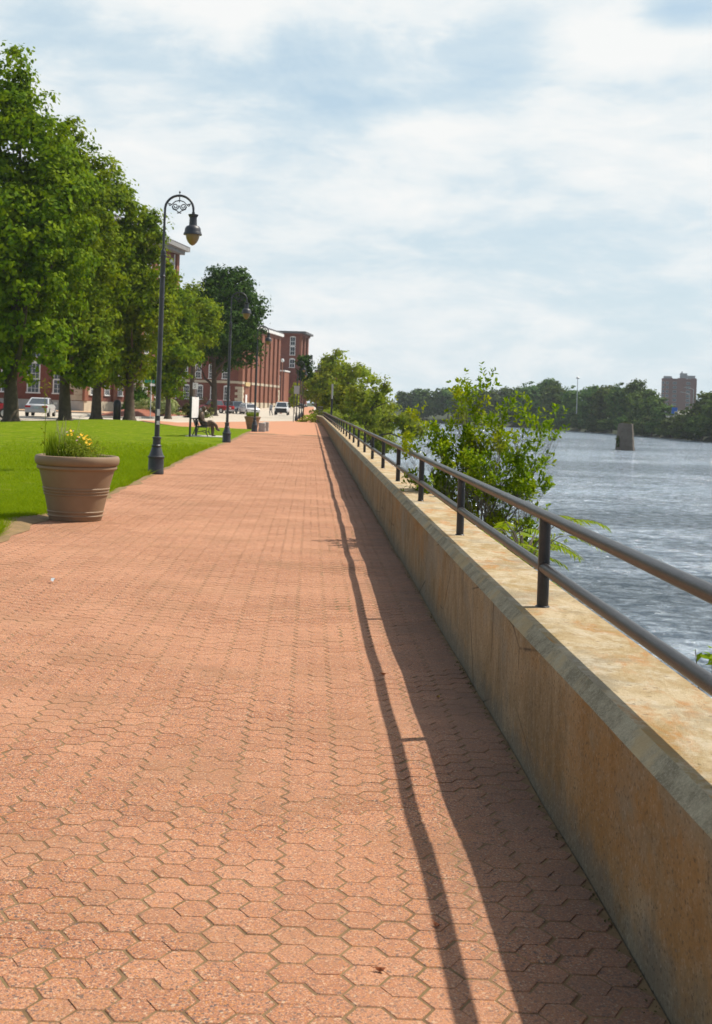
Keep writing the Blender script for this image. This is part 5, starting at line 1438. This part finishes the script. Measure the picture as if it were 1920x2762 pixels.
# ------------------------------------------------------------------ far side of the river
def pier():
    t = empty('stone_pier', (52.4, 207, -4.6)); tag(t, 'weathered tapering stone bridge pier standing alone in the river', 'pier'); t.scale = (.76, .76, .96)
    mb = MB(); H = 5.3; n = 8
    for k in range(n):
        f0, f1 = k / n, (k + 1) / n
        s0, s1 = 1 - .27 * f0, 1 - .27 * f1
        e = .03 * ((k % 2) * 2 - 1)
        pts = [(-1.55, -2.4), (1.1, -3.0), (1.65, -2.4), (1.65, 2.6), (-1.55, 2.6)]
        b = len(mb.v)
        for s, z in ((s0, f0 * H), (s1, f1 * H - .02)):
            for p in pts: mb.v.append((p[0] * s + e, p[1] * s + e, z + (.18 * noise.noise(Vector((p[0] * 3, p[1], 1))) if k == n - 1 and z > H * .95 else 0)))
        for i in range(5):
            j = (i + 1) % 5; mb.f.append((b + i, b + j, b + 5 + j, b + 5 + i)); mb.m.append(0)
        mb.f.append(tuple(b + 5 + i for i in range(5))); mb.m.append(0)
    m, nt, out = newmat('weathered ashlar'); q = NT(nt); v = q.obj()
    sp = nt.nodes.new('ShaderNodeSeparateXYZ'); q.l(v, sp.inputs[0])
    br = nt.nodes.new('ShaderNodeTexBrick'); cb = nt.nodes.new('ShaderNodeCombineXYZ'); q.l(q.math('ADD', sp.outputs[0], sp.outputs[1]), cb.inputs[0]); q.l(sp.outputs[2], cb.inputs[1]); q.l(cb.outputs[0], br.inputs[0])
    br.inputs['Scale'].default_value = 1; br.inputs['Brick Width'].default_value = 1.3; br.inputs['Row Height'].default_value = .62; br.inputs['Mortar Size'].default_value = .02
    br.inputs['Color1'].default_value = (.105, .082, .062, 1); br.inputs['Color2'].default_value = (.150, .120, .092, 1); br.inputs['Mortar'].default_value = (.12, .1, .08, 1)
    c = q.mix(q.ramp(q.noise(v, 1.2, 5, .7), [(.4, 0), (.65, .7)]), br.outputs[0], (.13, .11, .08))
    c = q.mix(q.ramp(q.noise(q.scalevec(v, (2, 2, .4)), 1.0, 4), [(.5, 0), (.7, .5)]), c, (.19, .16, .13))
    q.l(q.bsdf(c, .9, 0, q.bump(q.noise(v, 5, 5), .8, .06)), out.inputs[0])
    mb.build('masonry', m, t)
    P, N = crown_points([(-1.6, -.6, 1.8, .5, .7, .8), (-1.7, -.2, 2.6, .3, .4, .5)], 40, 24, .3, 5, .2); obj_from(leaf_mesh('ivy_tuft', P, N, .22, M['leaf_far'], 5), 'ivy_tuft', t)
    P, N = crown_points([(0, 0, 5.3, 1.0, 1.4, .15)], 30, 20, .25, 6, .2); obj_from(leaf_mesh('grass_cap', P, N, .2, M['leaf_hedge'], 6), 'grass_cap', t)
pier()

protos = []
def far_proto(shape, H, cz, rx, seed, ncl):
    return make_tree('bank_tree', 'temp', 'tree', (0, 0, 0), H, cz, rx, M['leaf_far'], .95, ncl, 26, 1.5, seed, .3, 'trees on the far river bank', shape, nl=6)
# place, width, height scale and the prototype for every tree seen across the water
F_X, F_F, F_H = 697.0, 2790.0, 1.55
def bank_pt(px):
    """point on the far bank waterline lying in the horizontal direction px"""
    k = (px - 697) / 2790
    for (a, b), (c, d) in zip(BANK, BANK[1:]):
        ka, kb = a / max(b, 1), c / d
        if b > 100 and min(ka, kb) <= k <= max(ka, kb):
            f = (k - ka) / (kb - ka); return a + (c - a) * f, b + (d - b) * f
    return BANK[-1]
FAR = [ # direction, height in m, half width, setback, shape index
    (915, 13, 4.6, 4, 0, 'rounded tree at the head of the river bend'), (945, 15, 5, 6, 1, 'bluish tree above the bend behind the willow tip'), (975, 14, 5, 5, 2, 'far tree just left of the sapling behind the railing'),
    (1005, 15, 5, 8, 0, 'hazy far tree seen through the left side of the sapling'), (1040, 14, 5.5, 5, 1, 'hazy far tree seen through the middle of the sapling'), (1080, 15, 5.5, 5, 2, 'hazy far tree behind the upper twigs of the sapling'), (1120, 15, 6, 5, 0, 'far tree behind the right shoulder of the sapling'),
    (1160, 16, 6, 4, 1, 'far tree touching the right edge of the sapling'), (1200, 16.5, 6, 5, 2, 'dark domed far tree, first right of the sapling'), (1222, 18.8, 4.6, 16, 0, 'tall dome topped far tree right of the sapling'), (1252, 18.5, 2.4, 18, 1, 'narrow far tree with a small round tuft on top'),
    (1262, 15.5, 5.6, 4, 0, 'dark green far tree low by the waterline'), (1300, 14.5, 5, 3, 2, 'far tree under the lone light mast'), (1338, 15.8, 5, 4, 1, 'leafy far tree just left of the stone pier'), (1372, 15.2, 5, 8, 0, 'paler far tree directly above the stone pier'),
    (1402, 15.0, 5, 3, 2, 'far tree just behind the stone pier'), (1432, 17.5, 3.2, 12, 1, 'open crowned far tree rising above the others right of the pier'), (1445, 13.6, 4.6, 3, 0, 'far tree right of the stone pier at the waterline'), (1478, 12.0, 4.4, 4, 2, 'brownish far tree left of the blue sign'),
    (1505, 9.2, 3.6, 5, 1, 'low far tree in front of the blue sign'), (1530, 6.4, 3.6, 1, 0, 'low olive bush below the stone embankment'), (1562, 8.6, 3.8, 2, 2, 'bright green far bush right of the embankment'), (1592, 12.6, 4.4, 6, 1, 'dark far tree at the right picture edge'), (1622, 12, 5, 3, 0, 'far tree half outside the right picture edge'), (1490, 5.0, 3.4, -1, 0, 'dark low bush overhanging the water near the right')]
FAR += [(px, 4.2 + 1.6 * ((i * 7) % 5) / 4, 3.6, -2.5, (i * 2) % 3, lab) for i, (px, lab) in enumerate((
    (1180, 'low waterside bush under the tree beside the sapling'), (1214, 'low waterside bush below the dome topped tree'), (1246, 'low waterside bush left of the light mast'), (1280, 'low waterside bush almost under the light mast'),
    (1312, 'low waterside bush right of the light mast'), (1346, 'low waterside bush some way left of the stone pier'), (1378, 'low waterside bush behind the left edge of the stone pier'), (1412, 'low waterside bush behind the right edge of the stone pier'),
    (1446, 'low waterside bush right of the stone pier'), (1472, 'low waterside bush left of the embankment'), (1516, 'low waterside bush at the embankment foot'), (1548, 'low waterside bush right of the embankment foot'), (1580, 'low waterside bush near the right picture edge')))]
protos = [far_proto('round', 15, 1.0, 5.4, 201, 300), far_proto('egg', 15, .8, 5.0, 203, 280), far_proto('round', 15, .6, 5.8, 207, 300)]
used = [False] * 3
for i, (px, H, hw, back, k, lab) in enumerate(FAR):
    x, y = bank_pt(px); x2, y2 = x + back * (x / math.hypot(x, y)), y + back * (y / math.hypot(x, y))
    zb = -3.6 + .25 * max(0, back)
    o = protos[k] if not used[k] else copy_tree(protos[k]); used[k] = True
    o.location = (x2, y2, min(zb, -.5)); o.rotation_euler.z = i * 1.7
    w0 = (5.4, 5.0, 5.8)[k]
    o.scale = (hw / w0 * 1.12, hw / w0 * 1.12, (H - min(zb, -.5) - 3.6) / 15)
    tag(o, lab)
# conifers on the skyline
t = empty('conifer_tree', (55.5, 590, 1)); t.scale = (.8, .8, .72); tag(t, 'bluish conifer on the skyline just left of the sapling', 'tree', 'skyline conifers')
cb_ = [(0, 0, 2 + 13 * f, 3.0 * (1 - f) + .25, 3.0 * (1 - f) + .25, 1.1) for f in np.linspace(0, 1, 10)]
P, N = crown_points(cb_, 130, 22, .9, 301, .5); obj_from(leaf_mesh('crown', P, N, .9, M['leaf_far'], 301), 'crown', t)
mb = MB(); mb.tube([(0, 0, -1), (0, 0, 15)], [.3, .05], 8); mb.build('trunk', M['bark'], t)
reuse(t, (60.5, 602, 1), 1, (.8, .8, .74), 'bluish conifer on the skyline above the left twigs of the sapling')
reuse(t, (64.5, 596, 1), 2, (.8, .8, .70), 'taller bluish skyline conifer beside the sapling twigs')

t = empty('grey_house', (27.5, 548, 0)); tag(t, 'pale grey house half hidden behind the leaning bank tree', 'house')
mb = MB(); mb.box(-4.5, 4.5, 0, 8, -2, 8.2); mb.build('wall', pmat('pale grey siding', (.42, .42, .42), (.46, .46, .46), 1, .8), t)
mb = MB(); mb.prism([(-5, -.5), (5, -.5), (5, 8.5), (-5, 8.5)], 8.202, 8.7); mb.build('roof', M['roof'], t)
for x in (-2, 2): window(t, (0, 0), (1, 0), (0, -1), x, 4.0, 1.6, 2.2, 2, 2, 0)

def high_rise():
    t = empty('apartment_tower', (265.5, 900, 3)); tag(t, 'hazy red brick apartment tower above the far bank trees', 'building')
    a = R(16.4); u = Vector((math.cos(a), -math.sin(a))); n = Vector((-u.y * -1 * -1, 0))
    n = Vector((-math.sin(a), -math.cos(a)))
    b1 = MB(); b2 = MB(); b3 = MB()
    def bx(mb, a0, a1, z0, z1, d0, d1):
        c = u * ((a0 + a1) / 2) + n * ((d0 + d1) / 2); mb.obox((c.x, c.y, (z0 + z1) / 2), (a1 - a0) / 2, abs(d1 - d0) / 2, (z1 - z0) / 2, u, n)
    Ht = 27.5
    bx(b1, -12.2, 12.2, -3, Ht, -14, 0)
    for a0, a1 in ((-6.4, -4.6), (-1.2, 4.6), (8.2, 11.9)): bx(b1, a0, a1, -2.9, Ht + .4, .002, .9)
    b1.build('wall', M['brick'], t)
    bx(b2, -11, -5.2, Ht + .002, Ht + 1.7, -11, -1); bx(b2, .3, 5.5, Ht + .41, Ht + 4.0, -11, -1); bx(b2, 1.2, 2.2, Ht + 4.0, Ht + 5.4, -8, -6); bx(b2, 5.6, 11, Ht + .41, Ht + 2.4, -11, -1)
    b2.build('penthouse', pmat('grey plant room', (.25, .25, .26), (.3, .3, .3), 1, .8), t)
    bx(b3, .0, 7.5, -3, -1.0, .91, 4); b3.build('annex', M['cornice'], t)
    for (a0, a1) in ((-11.8, -10.2), (-9.2, -7.2), (-4.3, -1.6), (5.0, 7.8)):
        for k in range(9):
            mb = MB(); z = -1.5 + k * 3.1; bx(mb, a0, a1, z, z + 1.9, .003, .14); w = mb.build('window', M['signgrey'], t)
            mb = MB(); bx(mb, a0 + .15, a1 - .15, z + .15, z + 1.75, .141, .16); mb.build('pane', M['glass'], w)
high_rise()
def embankment():
    bm = MB(); x, y = bank_pt(1545)
    ux, uy = x / math.hypot(x, y), y / math.hypot(x, y)
    o = tag(block_wall((x + 14 * ux, y + 14 * uy, -1.5)), 'rough grey stone embankment below the far road lights', 'embankment')
def block_wall(loc):
    bm = bmesh.new(); bmesh.ops.create_grid(bm, x_segments=26, y_segments=14, size=1)
    for v in bm.verts:
        x, y = v.co.x * 4.2, (v.co.y + 1) * 3.0
        d = noise.noise(Vector((x * 1.1, y * 1.3, 0))) * .8
        v.co = Vector((x, y * .9 + d, y * .86 + d * .6))
    me = bpy.data.meshes.new('stone_embankment'); bm.to_mesh(me); bm.free(); me.materials.append(M['stone'])
    o = obj_from(me, 'stone_embankment'); o.location = loc; return o
embankment()
def road_light(px, Y, zt, lab):
    X = (px - 697) / 2790 * Y
    t = empty('road_light', (X, Y, 1.5)); tag(t, lab, 'street light', 'road lights across the river')
    mb = MB(); mb.tube([(0, 0, 0), (0, 0, zt - 1.5)], [.14, .09], 8); mb.build('pole', M['signgrey'], t)
    mb = MB(); mb.tube([(0, 0, zt - 1.6), (-.8, 0, zt - 1.3), (-2.0, 0, zt - 1.0)], .06, 6); mb.obox((-2.3, 0, zt - 1.0), .45, .16, .08); mb.build('arm', M['signgrey'], t)
    return t
road_light(1545, 352, 8.6, 'shorter double road light pole below the apartment tower')
road_light(1553, 360, 10.2, 'taller road light pole just right of the other one below the tower')
X = (1300 - 697) / 2790 * 400
t = empty('light_mast', (X, 405, 2)); tag(t, 'lone tall light mast sticking up above the far bank trees', 'street light')
mb = MB(); mb.tube([(0, 0, 0), (0, 0, 11.4)], [.16, .1], 8); mb.build('pole', M['signgrey'], t); mb = MB(); mb.lathe([(0, 11.3), (.5, 11.4), (.55, 11.7), (.3, 12), (0, 12.05)], 12); mb.build('lamp_head', M['signgrey'], t, True)
X = (1512 - 697) / 2790 * 335
t = empty('highway_sign', (X, 335, 2)); tag(t, 'bright blue road sign among the far bank trees under the tower', 'sign')
mb = MB(); mb.obox((0, 0, 2.0), .75, .04, .55, m=0); mb.obox((-.45, -.01, 1.15), .4, .04, .28); mb.build('sign_panel', M['signblue'], t)
mb = MB(); mb.tube([(0, .1, -2), (0, .1, 2.4)], .06, 6); mb.build('post', M['signgrey'], t)

# ------------------------------------------------------------------ air, light, sky
hz = MB(); hz.box(-120, 420, -60, 1250, -6, 45)
m, nt, out = newmat('pale summer haze')
pv = nt.nodes.new('ShaderNodeVolumePrincipled'); pv.inputs['Color'].default_value = (.80, .88, .95, 1); pv.inputs['Density'].default_value = .00015; pv.inputs['Anisotropy'].default_value = .2
nt.links.new(pv.outputs[0], out.inputs['Volume'])
tag(hz.build('haze', m), kind='stuff')

EL, AZ = R(53.5), R(22)
sd = Vector((math.cos(EL) * math.cos(AZ), math.cos(EL) * math.sin(AZ), math.sin(EL)))
sun = bpy.data.lights.new('sun', 'SUN'); sun.energy = 4.6; sun.angle = R(.55); sun.color = (1.0, .93, .82)
so = bpy.data.objects.new('sun', sun); COL.objects.link(so); so.rotation_euler = sd.to_track_quat('Z', 'Y').to_euler()

w = bpy.data.worlds.new('World'); scene.world = w; w.use_nodes = True
nt = w.node_tree; nt.nodes.clear(); q = NT(nt)
out = nt.nodes.new('ShaderNodeOutputWorld'); bg = nt.nodes.new('ShaderNodeBackground'); bg.inputs[1].default_value = .10
sky = nt.nodes.new('ShaderNodeTexSky'); sky.sky_type = 'NISHITA'; sky.sun_disc = False; sky.sun_elevation = EL; sky.sun_rotation = math.pi / 2 - AZ; sky.dust_density = 2.0; sky.air_density = 1.0
dirv = nt.nodes.new('ShaderNodeTexCoord').outputs['Generated']
sp = nt.nodes.new('ShaderNodeSeparateXYZ'); q.l(dirv, sp.inputs[0])
cl = q.scalevec(dirv, (1.0, 1.0, 2.1))
n1 = q.noise(cl, 5.0, 10, .60, .45); n2 = q.noise(cl, 2.0, 4, .5, .2); n3 = q.noise(q.scalevec(dirv, (1.0, 1.0, 3.2)), 13.0, 6, .6, .3)
cover = q.math('ADD', q.math('ADD', q.math('MULTIPLY', n1, .55), q.math('MULTIPLY', n2, .30)), q.math('MULTIPLY', n3, .30))
def gap(c, sx, sz, amt):
    """a thinner part of the cloud sheet around direction c"""
    global cover
    c = Vector(c)
    v = nt.nodes.new('ShaderNodeVectorMath'); v.operation = 'SUBTRACT'; q.l(dirv, v.inputs[0]); v.inputs[1].default_value = c
    v2 = nt.nodes.new('ShaderNodeVectorMath'); v2.operation = 'MULTIPLY'; q.l(v.outputs[0], v2.inputs[0]); v2.inputs[1].default_value = (1 / sx, .5, 1 / sz)
    v3 = nt.nodes.new('ShaderNodeVectorMath'); v3.operation = 'LENGTH'; q.l(v2.outputs[0], v3.inputs[0])
    d = q.math('ADD', v3.outputs['Value'], q.math('MULTIPLY', q.math('SUBTRACT', n1, .5), 1.1))
    f = q.ramp(d, [(.15, 1), (1.0, 0)])
    cover = q.math('SUBTRACT', cover, q.math('MULTIPLY', f, amt))
def dr(px, py):
    a, b = px - 697, py - 910; a, b = a + .035 * b, b - .035 * a
    return Vector((a / 2790, 1, -b / 2790)).normalized()
gap(dr(800, 150), .135, .050, .13); gap(dr(770, 240), .07, .022, .08); gap(dr(1120, 130), .06, .05, .06); gap(dr(1540, 20), .045, .02, .18); gap(dr(1180, 600), .09, .022, .09); gap(dr(330, 160), .10, .05, .05); gap(dr(1400, 690), .10, .018, .05); gap(dr(30, 30), .08, .03, .09)
gap(dr(1350, 90), .06, .035, -.09); gap(dr(1500, 120), .07, .03, -.10); gap(dr(480, 20), .09, .02, -.09); gap(dr(1000, 290), .12, .02, -.10)
# clearer sky overhead and behind
over = q.math('MAXIMUM', q.ramp(sp.outputs[2], [(.36, 0), (.56, 1)]), q.ramp(q.math('MULTIPLY', sp.outputs[1], -1), [(.0, 0), (.35, 1)]))
cover = q.math('SUBTRACT', cover, q.math('MULTIPLY', over, .17))
cf = q.ramp(cover, [(.39, .10), (.495, .62), (.595, 1.0)])
ccol = q.mix(q.ramp(cover, [(.50, 0), (.68, 1)]), (5.5, 6.35, 6.8), (7.3, 7.4, 7.35))
horiz = q.ramp(sp.outputs[2], [(.0, 1), (.16, 0)])
skyc = q.mix(q.math('SUBTRACT', .70, q.math('MULTIPLY', over, .60)), sky.outputs[0], (4.3, 5.7, 6.6))
skyc = q.mix(q.math('MULTIPLY', horiz, .75), skyc, (5.3, 6.4, 6.9))
col = q.mix(cf, skyc, ccol)
q.l(col, bg.inputs[0]); q.l(bg.outputs[0], out.inputs[0])

# ------------------------------------------------------------------ camera
cam = bpy.data.cameras.new('camera'); cam.sensor_fit = 'HORIZONTAL'; cam.sensor_width = 36; cam.lens = 36 * 2790 / 1596
cam.shift_x = (798 - 697) / 1596; cam.shift_y = -(1148 - 910) / 1596
cam.clip_start = .05; cam.clip_end = 5000
cam.dof.use_dof = True; cam.dof.focus_distance = 6.5; cam.dof.aperture_fstop = 12.0
co = bpy.data.objects.new('camera', cam); COL.objects.link(co); co.location = (0, 0, 1.55)
co.rotation_mode = 'QUATERNION'
co.rotation_quaternion = (Matrix.Rotation(R(90), 4, 'X') @ Matrix.Rotation(.035, 4, 'Z')).to_quaternion()
scene.camera = co
scene.view_settings.view_transform = 'Standard'; scene.view_settings.look = 'None'; scene.view_settings.gamma = 1; scene.view_settings.exposure = .36
scene.cycles.max_bounces = 8; scene.cycles.transparent_max_bounces = 8; scene.cycles.volume_bounces = 0
scene.cycles.use_denoising = True
